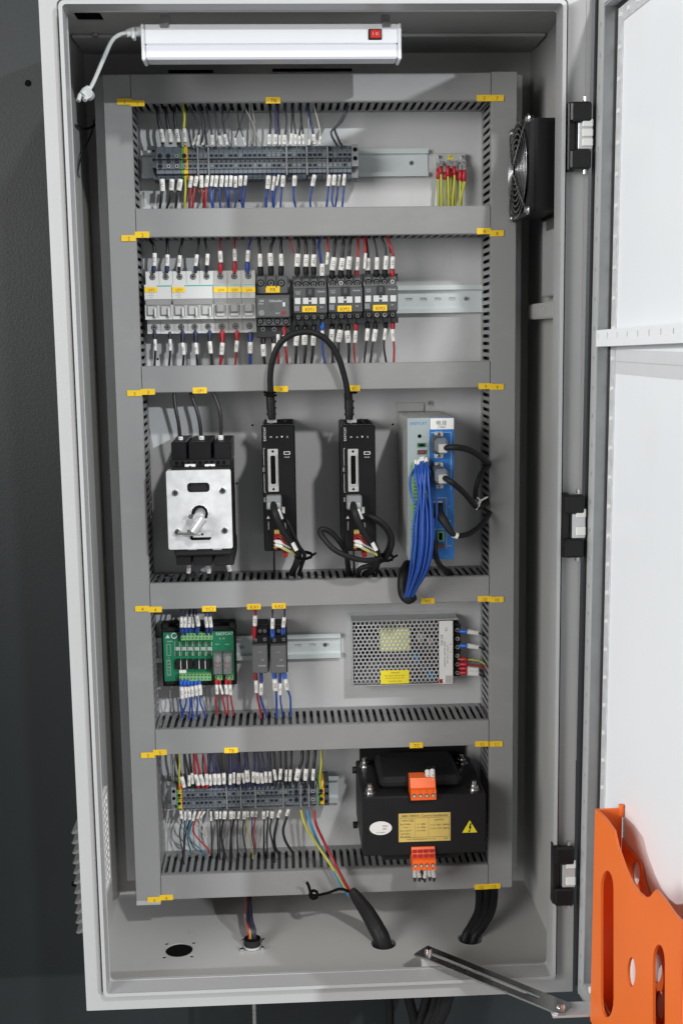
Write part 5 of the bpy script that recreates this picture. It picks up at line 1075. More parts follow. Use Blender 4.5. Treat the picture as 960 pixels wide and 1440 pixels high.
wires('wires below the two slim relays', 'below the two slim relays', -.056, [(Rd, 1.4, [(359.5, 945), (360, 960), (362, 980), (367, 1004)], (360, 957, 360.5, 974, 5.6), (359.5, 947, 360, 958, 'fred', 5.4)), (B_, 1.4, [(366, 945), (367, 960), (366, 980), (374, 1004)], (367.5, 961, 367, 977, 5.6), (367, 947, 367.5, 961, 'wblue', 5)), (B_, 1.6, [(386, 945), (387, 960), (388.5, 980), (389, 1004)], (386.5, 955, 387.5, 971, 7.4), (385.5, 946, 386, 956, 'fblue', 6.4)), (B_, 1.2, [(394, 945), (394.5, 965), (394.5, 985), (397, 1002)], (394.5, 961, 394, 977, 5), (393.5, 948, 394, 961, 'wblue', 4)), (B_, 1.4, [(400, 945), (402, 965), (408, 980), (408.5, 1002)], (401.5, 955, 404, 970, 6), (400, 946, 400.5, 956, 'fblue', 6.4))], ext1=.006)

# ------------------------------------------------------------------ power supply
YPS = -.036
o = P(566, 963, YPS); ps = thing('power_supply', 'perforated metal power supply with a yellow warning label', 'power supply', (o.x, -.001, o.z))
x0, x1 = P(495, 918, YPS).x, P(638, 918, YPS).x; z1, z0 = P(566, 872.5, YPS).z, P(566, 963.5, YPS).z; xg = P(617, 918, YPS).x
m = MB(); m.box(x0+.001, x1, -.0022, -.001, z0, z1, 'silver'); m.box(x0, x0+.001, YPS+.0012, -.001, z0, z1, 'zinc'); m.box(x0, x1+.006, YPS+.0012, -.001, z1-.0008, z1+.0004, 'zinc'); m.box(x0-.004, x1+.008, -.0012, -.0002, z1-.006, z1+.004, 'zinc'); m.box(x0, x1, YPS+.0012, -.001, z0, z0+.001, 'zinc'); m.box(xg, x1-.0002, YPS+.001, -.002, z0+.0012, z1-.001, 'black'); obj('case', m, ps)
m = MB(); px_ = .0060; Rh = px_/math.sqrt(3); rh = Rh*.73
nr = int((z1-z0)/(1.5*Rh))+1; nc = int((xg-x0)/px_)+1
for r_ in range(nr):
    for c_ in range(nc):
        cx, cz = x0+px_*(c_+.5*(r_ % 2))+.003, z1-.003-r_*1.5*Rh
        if cx > xg-.001 or cz < z0+.002: continue
        vs = []
        for k in range(6):
            a = R(60*k+30); ox, oz = cx+Rh*math.cos(a), cz+Rh*math.sin(a); ox = min(max(ox, x0), xg); oz = min(max(oz, z0), z1)
            vs += [(ox, YPS, oz), (cx+rh*math.cos(a), YPS, cz+rh*math.sin(a)), (cx+rh*math.cos(a), YPS+.0009, cz+rh*math.sin(a))]
        m.add(vs, [(3*k+1, 3*k, 3*((k+1) % 6), 3*((k+1) % 6)+1) for k in range(6)]+[(3*k+2, 3*k+1, 3*((k+1) % 6)+1, 3*((k+1) % 6)+2) for k in range(6)], 'zinc')
obj('perforated_cover', m, ps, kind='stuff')
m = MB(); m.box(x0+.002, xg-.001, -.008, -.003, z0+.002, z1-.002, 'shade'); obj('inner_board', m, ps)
m = MB(); bx(m, 534, 884, 577, 917, -.0345, -.0085, 'coil', .002); obj('transformer_core', m, ps)
for (cx_, cy_c, r_, mt) in ((512, 890, .008, 'black'), (515, 920, .010, 'black'), (590, 895, .006, 'silver'), (604, 900, .005, 'silver'), (585, 925, .006, 'wlblue'), (605, 947, .006, 'wlblue'), (600, 925, .004, 'wbrown')):
    c = P(cx_, cy_c, -.025); m = MB(); m.cyl((c.x, -.008, c.z), (c.x, -.030, c.z), r_, mt, 14); obj('capacitor', m, ps)
m = MB(); bx(m, 535, 942.5, 575, 961.5, YPS-.0006, YPS-.0001, 'lblyel', .0002); wl = obj('warning_label', m, ps)
m = MB()
for (t_, y) in (('WARNING', 946), ('Hot surface. Do not touch.', 950), ('No user serviceable parts inside', 953.5), ('CAUTION  230V', 958)): c = P(555, y, YPS-.0006); m.text(t_, (c.x, c.y, c.z), .0018, 'tagtext', wmax=.034)
obj('lettering', m, wl)
m = MB(); bx(m, 617, 873, 636.5, 961.5, YPS-.0004, YPS+.0012, 'white', .0002); rl_ = obj('rating_label', m, ps)
m = MB()
for (t_, x, y, h, rt) in (('AC-DC', 621, 900, .0036, -90), ('CE', 627, 885, .0032, -90), ('INPUT 200-240V~ 3A 50/60Hz', 625, 920, .0020, -90), ('OUTPUT +V 24V 6.5A', 629, 920, .0020, -90), ('TB1   L  N  PE  -V  +V', 633, 915, .0017, -90)): c = P(x, y, YPS-.0004); m.text(t_, (c.x, c.y, c.z), h, 'print', rot=R(rt), wmax=.055)
bx(m, 617.5, 955, 622, 961, YPS-.0006, YPS-.0004, 'wred', 0); bx(m, 626, 950, 635.5, 960.5, YPS-.0006, YPS-.0004, 'silver', 0); obj('lettering', m, rl_)
m = MB(); bx(m, 638, 878, 647, 951, -.026, -.003, 'black', .0006); tb = obj('terminal_block', m, ps)
for k in range(6):
    c = P(642.5, 886+k*12, -.0262); m = MB(); m.screw(c, .0034, 'silver', h=.0015); obj('clamp_screw', m, tb)
    m = MB(); bx(m, 638, 879+k*12, 648, 880.4+k*12, -.031, -.0262, 'black', 0); obj('barrier', m, tb)
for i, (y, mt, slv, c2) in enumerate(((888, 'fblue', True, 'wblack'), (908, 'fblue', True, 'wblack'), (927, 'fred', False, 'yg'), (934, 'fred', False, 'wred'), (940, 'fred', True, 'wblack'), (946, 'fred', True, 'wblack'))):
    t = thing('supply_wire', ('blue ferrule', 'blue ferrule', 'red ferrule', 'red ferrule', 'red ferrule', 'red ferrule')[i]+f' wire on the right of the power supply, {ORD[i]} from the top', 'wire', P(660, y, -.03), 'wires on the power supply terminals')
    yy = y+(i in (4,))*1; ex = 680
    m = MB(); m.tube([P(644, y, -.030), P(652, y, -.032), P(672, y+2, -.034), P(ex, y+6, -.036), P(ex+9, y+9, -.036)], .0013, 'wyellow' if c2 == 'yg' else c2, 8, stripe='wgreen' if c2 == 'yg' else None, smoothn=3); obj('conductor', m, t)
    m = MB(); m.tube([P(645.5, y, -.030), P(647, y, -.031), P(655, y, -.033), P(657, y+.4, -.034)], [.0018, .0029, .0031, .0022], mt, 8); obj('ferrule', m, t)
    if slv: obj('marker_sleeve', sl(657, y+(0 if i < 2 else .5), 672, y+2, -.0355, 7.4), t)

# ------------------------------------------------------------------ lower terminal strip wiring
T_, LB = 'wteal', 'wlblue'
wires('wires into the top of the lower terminal strip', 'above the lower terminal strip', -.052, [
 (K, 1.5, [(248, 1058), (250, 1075), (254, 1092), (257, 1108)], (255.5, 1092, 259, 1107, 6), None), (YG, 1.4, [(251.5, 1058), (252.5, 1075), (252, 1092), (253, 1108)], None, (252.6, 1103, 253, 1110, 'orangeT', 4)), (K, 1.6, [(260, 1058), (263, 1075), (266, 1090), (266, 1108)], (266, 1090, 266, 1105, 4.6), None), (K, 1.5, [(266, 1058), (268.5, 1075), (270, 1088), (271, 1108)], (270, 1087, 271, 1102, 4.6), None),
 (Rd, 1.8, [(274, 1058), (273, 1075), (275, 1090), (279, 1108)], (274.5, 1089, 279, 1104, 6), (278.5, 1103, 279.5, 1108, 'fred', 5)), (Rd, 1.6, [(275, 1058), (278.5, 1075), (282, 1090), (286, 1108)], (281.5, 1089, 286, 1104, 6), (285.5, 1103, 286, 1108, 'fred', 5)), (Rd, 1.5, [(286, 1058), (288.5, 1075), (290.5, 1090), (291, 1108)], (290, 1088, 291, 1103, 5), (291, 1103, 291, 1108, 'fred', 5)),
 (V_, 1.4, [(292, 1058), (294, 1075), (295.5, 1090), (296, 1108)], (295, 1089, 296, 1104, 5), None), (V_, 1.4, [(297, 1058), (300, 1075), (302, 1090), (302, 1108)], (301.3, 1088, 302.3, 1103, 5.4), None), (V_, 1.5, [(300, 1058), (305, 1075), (308, 1090), (309, 1108)], (307.3, 1088, 308.5, 1103, 6), None), (K, 1.1, [(312, 1058), (313, 1075), (314.5, 1088), (315, 1108)], (314.8, 1087, 315, 1102, 5.6), None),
 (V_, 2.2, [(323.5, 1058), (324.5, 1075), (324, 1090), (323.5, 1108)], (324, 1088, 323.7, 1103, 4.4), None), (V_, 1.4, [(335, 1058), (334, 1075), (329, 1088), (329, 1108)], (329, 1086, 329, 1101, 4), None), (V_, 1.6, [(336, 1058), (336.5, 1075), (336, 1088), (335.5, 1108)], (336, 1087, 335.5, 1102, 6), None), (V_, 1.4, [(344, 1058), (345, 1072), (341, 1088), (343, 1108)], (341, 1087, 343.5, 1101, 4), None), (V_, 2.2, [(346, 1058), (347.5, 1075), (348, 1088), (348.5, 1108)], (347, 1083, 348.5, 1099, 7), None),
 (V_, 1.7, [(358, 1058), (358, 1075), (356.5, 1090), (356, 1108)], (356.5, 1085, 356, 1100, 5), None), (V_, 1.4, [(362, 1058), (364, 1075), (362, 1088), (362.5, 1108)], (361.5, 1086, 363, 1101, 6), None), (V_, 1.3, [(368, 1058), (371, 1075), (368, 1088), (369, 1108)], (367, 1087, 369.5, 1101, 5), None), (V_, 1.3, [(376, 1058), (377.5, 1075), (374, 1088), (374.5, 1108)], (373.5, 1085, 374.5, 1100, 5), None), (D_, 1.2, [(380, 1058), (381, 1075), (380, 1088), (380, 1108)], (379.5, 1085, 380.3, 1100, 5), None),
 (K, 1.6, [(385, 1058), (386, 1072), (387, 1085), (388, 1108)], (385.5, 1082, 387.7, 1097, 4.4), None), (K, 1.5, [(394, 1058), (394.5, 1072), (394.5, 1085), (394, 1108)], (395, 1081, 393.7, 1096, 5), None), (K, 1.6, [(402, 1058), (402, 1072), (402.3, 1085), (402, 1108)], (402.3, 1082, 402, 1098, 4.4), None), (K, 1.6, [(410, 1058), (409.5, 1072), (408.5, 1085), (408, 1108)], (408.5, 1082, 407.7, 1098, 4.4), None),
 (K, 2.2, [(425, 1058), (424.5, 1070), (420, 1084), (416, 1108)], (420, 1081, 417, 1097, 8), None), (K, 2.2, [(433.5, 1058), (432.5, 1070), (430.5, 1084), (429, 1108)], (430.5, 1081, 429.3, 1097, 6.4), None), (K, 2.2, [(443, 1058), (442, 1070), (441, 1084), (440, 1108)], (441, 1081, 440, 1097, 5), None), (YG, 1.6, [(451.5, 1058), (451.5, 1075), (450, 1090), (450, 1108)], None, None), (G_, .7, [(240, 1060), (242, 1080), (241.5, 1096)], None, None), (G_, .7, [(246, 1060), (244, 1080), (244, 1098)], None, None)], ext0=.010)
wires('wires out of the bottom of the lower terminal strip', 'below the lower terminal strip', -.050, [
 (D_, .9, [(255, 1138), (256, 1152), (253, 1172), (257, 1200)], (254, 1140, 255.5, 1151, 4.4), None), (D_, .9, [(260.5, 1138), (260, 1153), (259, 1175), (258, 1202)], (260.5, 1141, 260, 1153, 3.2), None), (D_, 1.0, [(267, 1138), (266.5, 1153), (261, 1175), (259, 1208)], (266.5, 1141, 266.3, 1152, 5.4), None), (T_, 1.1, [(270, 1150), (265.5, 1165), (264, 1180), (268, 1197)], None, None), (T_, 1.1, [(274, 1148), (268, 1164), (266, 1178), (275, 1194), (288, 1199)], None, None), (T_, .9, [(263, 1152), (262, 1170), (270, 1184), (284, 1196)], None, None),
 (Rd, 1.1, [(279, 1140), (277, 1150), (272, 1163), (275, 1175), (285, 1186), (293, 1194)], (281.5, 1141, 277.5, 1151, 3.4), None), (C_, .8, [(285, 1141), (280, 1152), (286, 1162), (290, 1170)], (288, 1141, 282, 1150, 3), None), (G_, .8, [(274, 1140), (271, 1153), (292, 1180), (294, 1196)], (274.5, 1141, 271, 1154, 4.4), None),
 (K, .9, [(296.5, 1138), (297, 1155), (298, 1175), (298.5, 1200)], (296.5, 1141, 296.8, 1154, 3), None), (K, .9, [(304.5, 1138), (305.5, 1153), (306, 1175), (306.5, 1202)], (304.5, 1141, 305, 1151, 6), None), (K, 1.0, [(310, 1138), (309.5, 1153), (308.5, 1175), (309, 1202)], (310, 1141, 309.5, 1151, 3.2), None), (K, 1.5, [(316, 1138), (314.5, 1153), (311, 1175), (316, 1200)], (316.5, 1141, 315, 1151, 6), None), (D_, .9, [(325, 1138), (324.5, 1153), (324, 1175), (323, 1202)], (325, 1141, 325, 1151, 6), None), (K, 1.5, [(330, 1138), (329, 1153), (325, 1175), (325.5, 1204)], (329.5, 1141, 329, 1151, 3.6), None), (K, 1.0, [(336, 1138), (334.5, 1153), (333.5, 1175), (334.5, 1200)], (336.5, 1141, 335.3, 1151, 4), None), (K, 1.0, [(344, 1138), (343, 1153), (341.5, 1172), (346, 1198)], (344, 1141, 343.5, 1151, 6), None), (YG, .8, [(347, 1140), (347.5, 1165), (352, 1182), (355, 1200)], (348.5, 1141, 348.5, 1149, 3.4), None), (V_, .9, [(354, 1140), (354.5, 1160), (354, 1175), (358, 1194)], (355, 1141, 354.5, 1148, 4.6), None), (Rd, 1.0, [(360, 1140), (358.5, 1155), (356, 1170), (359, 1188)], (360.5, 1141, 359.5, 1148, 4), None),
 (K, 1.1, [(371, 1138), (371.5, 1153), (371, 1172), (371, 1200)], (371, 1141, 371, 1151, 5.6), None), (K, 1.1, [(377, 1138), (376.5, 1153), (375.5, 1175), (376, 1200)], (376.7, 1140, 376, 1148, 3), None), (K, 1.2, [(383, 1138), (381.5, 1153), (380, 1170), (386, 1196), (386, 1206)], (383, 1141, 382.5, 1150, 5.6), None), (K, 1.9, [(393, 1138), (390, 1153), (386, 1172), (386.5, 1190), (392, 1202)], (394.5, 1139, 391, 1149, 5), None), (K, 1.9, [(405.5, 1138), (402, 1152), (398, 1168), (402, 1184), (412, 1200)], (406, 1138, 403, 1147, 5), None)], ext1=.008)

# ------------------------------------------------------------------ control transformer
YT = -.150
o = P(597, 1203, YT); tr = thing('control_transformer', 'heavy black control transformer with orange terminal blocks', 'transformer', (o.x, -.001, o.z))
x0, x1 = P(509.5, 1160, YT).x, P(683, 1160, YT).x; z1, z0 = P(597, 1119, YT).z, P(597, 1202, YT).z
m = MB(); m.box(x0, x1, YT, -.006, z0, z1, 'black', .002); m.box(x0+.006, x1-.006, -.0055, -.0008, z0-.010, z1+.018, 'black', .001); core = obj('laminated_core', m, tr)
m = MB(); hx0, hx1 = P(535, 1110, -.14).x, P(651, 1110, -.14).x; zh = P(590, 1085, -.10).z
m.box(hx0, hx1, -.128, -.022, z1+.0002, z1+.017, 'black', .006); obj('winding', m, tr)
m = MB(); m.box(hx0, hx1, -.128, -.022, z0-.018, z0-.0002, 'black', .006); obj('winding', m, tr)
for (px, py, Y) in ((520, 1122, -.135), (665.5, 1116, -.135), (512.5, 1085, -.035), (649, 1071, -.035)):
    xb = P(px, py, Y).x; xb = min(max(xb, x0+.008), x1-.008); m = MB()
    m.cyl((xb, Y, z1), (xb, Y, z1+.0015), .0082, 'steel', 16); m.cyl((xb, Y, z1+.0015), (xb, Y, z1+.007), .0062, 'steel', 6); m.cyl((xb, Y, z1+.007), (xb, Y, z1+.013), .0036, 'steel', 10); obj('bolt', m, tr)
for (py, Y) in ((1070, -.03), (1160, -.03)):
    zb = P(500, py, Y).z; m = MB(); m.cyl((x0+.0005, Y, min(zb, z1-.006)), (x0-.006, Y, min(zb, z1-.006)), .005, 'black', 10); obj('side_bolt', m, tr)
def oblock(px0, px1, py0, py1, Yf, Yb_, two):
    m = MB(); a, b = P(px0, py0, Yf), P(px1, py1, Yf); h = a.z-b.z
    m.prism([(Yb_, b.z), (Yf, b.z), (Yf, b.z+h*.52), (Yf+.006, b.z+h*.56), (Yf+.012, a.z), (Yb_, a.z)], a.x, b.x, 'orangeT', 'x'); ob = obj('terminal_block', m, tr, label=('upper' if not two else 'lower')+' orange terminal block')
    m = MB()
    for k in range(4):
        xc = a.x+(b.x-a.x)*(k+.5)/4; m.cyl((xc, Yf-.0003, b.z+h*.24), (xc, Yf+.0002, b.z+h*.24), .0030, 'wbrown', 10); m.cyl((xc, Yf-.0006, b.z+h*.22), (xc, Yf, b.z+h*.22), .0019, 'silver', 10)
        m.text(str(k+1), (xc, Yf-.0001, b.z+h*(.46 if not two else .06)), .0020, 'void')
        if two:
            m.box(xc-.0028, xc+.0028, Yf-.0002+.0035, Yf+.0045, b.z+h*.60, b.z+h*.76, 'fred'); m.box(xc-.0028, xc+.0028, Yf+.0062, Yf+.0075, b.z+h*.80, b.z+h*.95, 'fred')
    obj('clamp_screws', m, ob); return ob
oblock(577.5, 613, 1099, 1124.5, -.160, -.128, False); oblock(579.5, 612.5, 1197, 1223, -.164, -.135, True)
for i, (x0_, y0_, x1_, y1_, nm) in enumerate(((602, 1099, 600.5, 1084, 'left'), (608, 1098, 607.5, 1083, 'right'))):
    t = thing('transformer_wire', f'{nm} of two white-sleeved wires standing up from the upper orange terminal block', 'wire', P(x0_, y0_+4, -.148), 'sleeved wires on the transformer')
    m = MB(); m.tube([P(x0_, y0_+6, -.147), P(x0_, y0_, -.147), P((x0_+x1_)/2, (y0_+y1_)/2, -.142), P(x1_, y1_, -.132), P(x1_+2, y1_-4, -.105)], .0022, 'wblack', 8, smoothn=3); obj('conductor', m, t)
    m = MB(); m.tube([P(x0_, y0_, -.1475), P(x1_, y1_, -.1345)], .0034, 'sleeve', 10); a = (P(x0_, y0_, -.1475)+P(x1_, y1_, -.1345))/2; m.text(('101', '104')[i], a+Vector((0, -.0036, .0)), .003, 'print', rot=R(90)); obj('marker_sleeve', m, t)
for i, (x0_, x1_, y1_, sv) in enumerate(((583.5, 583, 1232, True), (588, 589.5, 1232, True), (593, 594, 1230, False), (598, 597, 1233, True), (603, 604, 1231, True), (608, 610, 1232, True))):
    t = thing('transformer_wire', f'short wire under the lower orange terminal block, {ordl(i, 6)}', 'wire', P(x1_, y1_, -.15), 'sleeved wires on the transformer')
    m = MB(); m.tube([P(x0_, 1218, -.150), P(x0_, 1224, -.152), P(x1_, y1_, -.146), P(x1_, y1_+6, -.115)], .0020, 'wblack', 8, smoothn=3); obj('conductor', m, t)
    if sv: m = MB(); m.tube([P(x0_, 1223, -.1535), P(x1_, y1_, -.147)], .0028, 'sleeve', 10); obj('marker_sleeve', m, t)
m = MB(); a = P(560, 1143, YT); b = P(633, 1183, YT); a2 = P(560, 1183, YT); m.box(a.x, b.x, YT-.0006, YT-.0001, (a2.z+b.z)/2, (a.z+P(633, 1143, YT).z)/2, 'lblgold', .0002); rp = obj('rating_plate', m, tr)
m = MB(); Yx = YT-.0007; pzx = lambda x, y: (P(x, y, YT).x, Yx, P(596, y, YT).z)
m.text('NBK-1000VA  Control transformer', pzx(597, 1146.5), .0032, 'print', wmax=.062)
for (t_, x, y, h, w_) in (('CE', 578, 1153, .0034, .01), ('INPUT', 570, 1153, .0022, .01), ('Rated 50/60Hz', 570, 1158, .0020, .014), ('Capacity', 570, 1162.5, .0020, .014), ('Insul. class B', 570, 1167, .0020, .014), ('GB 19212', 570, 1171.5, .0020, .014), ('No. 2019-8', 570, 1175.5, .0020, .014), ('1-2  380V', 592, 1158.5, .0022, .014), ('1-3  400V', 592, 1163, .0022, .014), ('1-4  415V', 592, 1167.5, .0022, .014), ('OUTPUT', 617, 1153, .0022, .02), ('11-12  220V  1000VA', 618, 1160, .0022, .025), ('13-14  110V  500VA', 618, 1165, .0022, .025), ('Wuxi Zhuoheng Electric Co. Ltd.', 592, 1179.5, .0026, .052), ('CN', 626, 1179.5, .0024, .01)): m.text(t_, pzx(x, y), h, 'print', wmax=w_)
for (xa, ya, xb, yb) in ((562, 1149.5, 631, 1149.5), (562, 1176.8, 631, 1176.8), (583, 1149.5, 583, 1176.8), (602, 1149.5, 602, 1176.8), (562, 1149.5, 562, 1176.8), (631, 1149.5, 631, 1176.8)):
    p, q_ = pzx(xa, ya), pzx(xb, yb); m.box(p[0]-.00015, q_[0]+.00015, Yx-.0001, Yx+.0001, min(p[2], q_[2])-.00015, max(p[2], q_[2])+.00015, 'print')
obj('lettering', m, rp)
m = MB(); c = P(535, 1164.5, YT); m.prism(ell(c.x, c.z, .0148, .0094, 32), YT-.0005, YT-.0001, 'white', 'y'); ol = obj('oval_label', m, tr)
m = MB(); m.text('合格证', (c.x+.006, YT-.0006, c.z+.003), .0024, 'fred'); m.text('质检', (c.x+.0055, YT-.0006, c.z-.001), .0026, 'wgreen'); m.text('QC PASSED', (c.x, YT-.0006, c.z-.0060), .0018, 'print'); obj('lettering', m, ol)
m = MB(); c = P(660, 1163, YT); m.prism([(c.x-.0100, c.z-.0075), (c.x+.0100, c.z-.0075), (c.x, c.z+.0095)], YT-.0005, YT-.0001, 'lblyel', 'y'); hz = obj('hazard_triangle', m, tr)
m = MB(); f = .0011
m.prism([(c.x+q_[0]*f, c.z-.001+q_[1]*f) for q_ in ((0.6, 6), (2.2, 5.6), (.9, 1.4), (2.4, 1.7), (-.2, -4.2), (.9, -3.8), (-1.2, -5.8), (-1.6, -3.2), (-.9, -3.7), (.3, .1), (-1.3, -.2))], YT-.0007, YT-.0005, 'void', 'y'); obj('lightning_bolt', m, hz)

# ------------------------------------------------------------------ cables to the floor
def fl(px, py, dz=0.0): return PZ(px, py, CZ0+.0065+dz)
hcw = {'b': PZ(355, 1331, CZ0+.0065), 'c': PZ(539, 1327, CZ0+.0065), 'd': PZ(661, 1320, CZ0+.0065)}
for (cl, mt, xs_) in (('yellow', 'wyellow', [(423, 1139), (429, 1160), (444, 1185), (464, 1215), (486, 1250)]), ('light blue', 'wlblue', [(432, 1139), (437, 1160), (450, 1190), (466, 1218), (485, 1253)]), ('red', 'wred', [(441, 1139), (444, 1158), (455, 1183), (471, 1215), (490, 1250)])):
    t = thing('supply_lead', f'{cl} supply lead curving down from the lower terminal strip to the floor cable', 'wire', P(488, 1250, -.11), 'supply leads'); Ys = (-.046, -.055, -.085, -.108, -.105)
    m = MB(); m.tube([P(x, y, Ys[i]) for i, (x, y) in enumerate(xs_)]+[P(503, 1268, -.100)], .0019, mt, 8, smoothn=5); obj('conductor', m, t)
h = hcw['c']
t = thing('floor_cable', 'thick black main cable rising from the floor hole to the lower terminal strip', 'cable', h)
m = MB(); m.tube([P(494, 1252, -.103), P(503, 1264, -.104), P(517, 1284, -.106), P(529, 1305, -.112), Vector((h.x, h.y, h.z)), Vector((h.x+.012, h.y, h.z-.06))], [.006, .0085, .0105, .0115, .0115, .0115], 'black', 14, smoothn=5); obj('sheath', m, t)
m = MB(); m.tube([P(491, 1254, -.108), P(478, 1250, -.108), P(460, 1256, -.108), P(442, 1259, -.108), P(437, 1256, -.108), P(434, 1246, -.108), P(431, 1240, -.108)], .0020, 'void', 8, smoothn=4); c = P(441, 1258, -.108); m.tube([c+Vector((math.cos(a_*R(45))*.0055, math.sin(a_*R(45))*.004, math.sin(a_*R(45))*.004)) for a_ in range(8)], .0022, 'void', 8, closed=True); obj('cable_tie', m, t)
m = MB(); m.tube([P(431, 1240, -.1085), P(424, 1238, -.109)], .0012, 'steel', 6); obj('bare_strand', m, t)
h = hcw['d']
for i in range(3):
    t = thing('floor_cable', ('left', 'middle', 'right')[i]+' one of three black cables curving down into the right floor hole', 'cable', h+Vector((.006*(i-1), 0, 0)), 'black cables at the lower right')
    m = MB(); m.tube([P(671+i*11, 1235, -.045), P(674+i*10, 1258, -.062), P(672+i*9, 1282, -.088), P(662+i*8, 1303, -.108), h+Vector((.0062*(i-1)-.002, .003*(i % 2), -.002)), h+Vector((.006*(i-1)-.010, 0, -.06))], .0060, 'black', 12, smoothn=5); obj('sheath', m, t)
h = hcw['b']
gl = thing('cable_gland', 'round black bulkhead connector standing in the cabinet floor with thin wires', 'connector', h)
m = MB(); m.cyl(h+Vector((0, 0, -.02)), h+Vector((0, 0, .012)), .0115, 'black', 18, cap=False); m.cyl(h+Vector((0, 0, .011)), h+Vector((0, 0, .0115)), .0112, 'void', 18); m.cyl(h+Vector((0, 0, .0002)), h+Vector((0, 0, .003)), .0128, 'silver', 18); obj('shell', m, gl)
for (ox, oy) in ((-.014, -.012), (.014, -.010), (-.013, .012), (.014, .012)):
    m = MB(); m.cyl(h+Vector((ox, oy, .0003)), h+Vector((ox, oy, .004)), .0026, 'chrome', 8); obj('mounting_screw', m, gl)
for i, (mt, x0_, dx) in enumerate((('wblack', 349.5, 0), ('wred', 347, -2), ('wyellow', 348, -1), ('wviolet', 351, 1), ('wblack', 352, 2))):
    t = thing('gland_wire', ('black', 'red', 'yellow', 'violet', 'second black')[i]+' wire dropping into the round connector in the floor', 'wire', h+Vector((dx*.001, 0, .01)), 'wires of the floor connector')
    m = MB(); m.tube([P(x0_, 1255, -.05), P(x0_-.5+i*.4, 1275, -.07), P(x0_-1+i*1.0, 1295, -.10), h+Vector((dx*.0022, .002, .022)), h+Vector((dx*.002, .0, .008))], .0015 if i else .0028, mt, 8, smoothn=4); obj('conductor', m, t)
# under the cabinet
t = thing('flexible_conduit', 'thin ribbed metal conduit hanging below the cabinet', 'conduit', PXX(356, 1440, 0) if False else h+Vector((0, 0, -.25)))
m = MB(); pts = [h+Vector((0, 0, -.015-.0035*i)) for i in range(90)]; m.tube(pts, [.0042 if i % 2 else .0034 for i in range(90)], 'steel', 10); obj('ribbed_tube', m, t)
for i, (xa, ya, xb, yb, r_) in enumerate(((543, 1398, 549, 1450, .006), (565, 1398, 588, 1450, .007), (605, 1400, 580, 1450, .006), (617, 1400, 592, 1450, .006), (636, 1398, 606, 1450, .010), (626, 1400, 598, 1450, .006))):
    a = PZ(xa, ya-14, CZ0-.004); a.y = -.06; b = P(xb, yb+14, -.05); b2 = b+(b-a)*.8
    a = P(xa, ya-24, -.06)
    cable_t = thing('hanging_cable', f'black cable below the cabinet, {ordl(i, 6) if i < 2 else ORD[i]+" from the left"}', 'cable', b2, 'black cables hanging below the cabinet')
    m = MB(); m.tube([a, (a+b)/2+Vector((.002, 0, 0)), b, b2], r_, 'black', 10, smoothn=3); obj('sheath', m, cable_t)

# ------------------------------------------------------------------ tube lamp with its cord
Yl = -.205
xa, xb = P(199, 60, Yl).x, P(564, 60, Yl).x; z1, z0 = P(380, 33.5, Yl).z, P(380, 84, Yl).z; zm = P(380, 61, Yl).z
tl_ = thing('tube_lamp', 'white unlit tube lamp with a red rocker switch under the cabinet roof', 'lamp', ((xa+xb)/2, Yl, z0))
m = MB(); m.box(xa+.004, xb-.004, Yl+.0002, Yl+.030, zm, z1, 'lampwhite', .0006); hs_ = obj('housing', m, tl_)
m = MB(); m.box(xa+.004, xb-.004, Yl-.0008, Yl+.029, z0+.0008, zm-.0001, 'diffuser', .0022); obj('diffuser', m, tl_)
for (p, q_) in ((xa, xa+.0042), (xb-.0042, xb)):
    m = MB(); m.box(p, q_, Yl-.0022, Yl+.031, z0-.0006, z1+.0003, 'lampwhite', .0015); obj('end_cap', m, tl_)
for px in (231, 543):
    c = P(px, 36, Yl-.001); m = MB(); m.box(c.x-.005, c.x+.005, Yl-.0015, Yl+.030, z1-.0045, z1+.0015, 'steel', .0008); m.box(c.x-.005, c.x+.005, Yl+.008, Yl+.022, z1+.0015, zt if False else z1+.012, 'steel'); obj('spring_clip', m, tl_)
c = P(527, 48.5, Yl); m = MB(); m.box(c.x-.0078, c.x+.0078, Yl-.0016, Yl+.001, c.z-.0060, c.z+.0060, 'black', .0008); sw = obj('rocker_switch', m, tl_)
m = MB(); m.box(c.x-.0056, c.x+.0066, Yl-.0036, Yl-.0014, c.z-.0046, c.z+.0046, 'switchred', .0010); m.text('I  O', (c.x+.0004, Yl-.0037, c.z), .0028, 'printw'); obj('rocker', m, sw)
pg = thing('lamp_lead', 'white lamp cord hanging with its two-pin plug by the left wall', 'cord', P(120, 135, -.2))
m = MB(); m.tube([P(199, 44, Yl+.012), P(188, 45, Yl+.010), P(178, 47, Yl+.008)], [.0056, .0056, .0040], 'cordw', 10, smoothn=2); m.box(P(187, 45, Yl).x-.002, P(187, 45, Yl).x+.002, Yl+.003, Yl+.017, P(187, 45, Yl).z-.0062, P(187, 45, Yl).z+.0062, 'cordw', .001); obj('inline_connector', m, pg)
m = MB(); m.tube([P(180, 46, Yl+.008), P(170, 48, Yl+.008), P(158, 57, Yl+.010), P(148, 77, Yl+.012), P(139, 99, Yl+.014), P(129, 121, Yl+.016), P(122, 130, Yl+.016)], .0024, 'cordw', 10, smoothn=6)
m.tube([P(180, 47, Yl+.010), P(170, 49.5, Yl+.010), P(159, 58, Yl+.012), P(149.5, 78, Yl+.014), P(140, 100, Yl+.016), P(130, 121, Yl+.018), P(124, 130, Yl+.018)], .0014, 'cordw', 8, smoothn=6); obj('flex', m, pg)
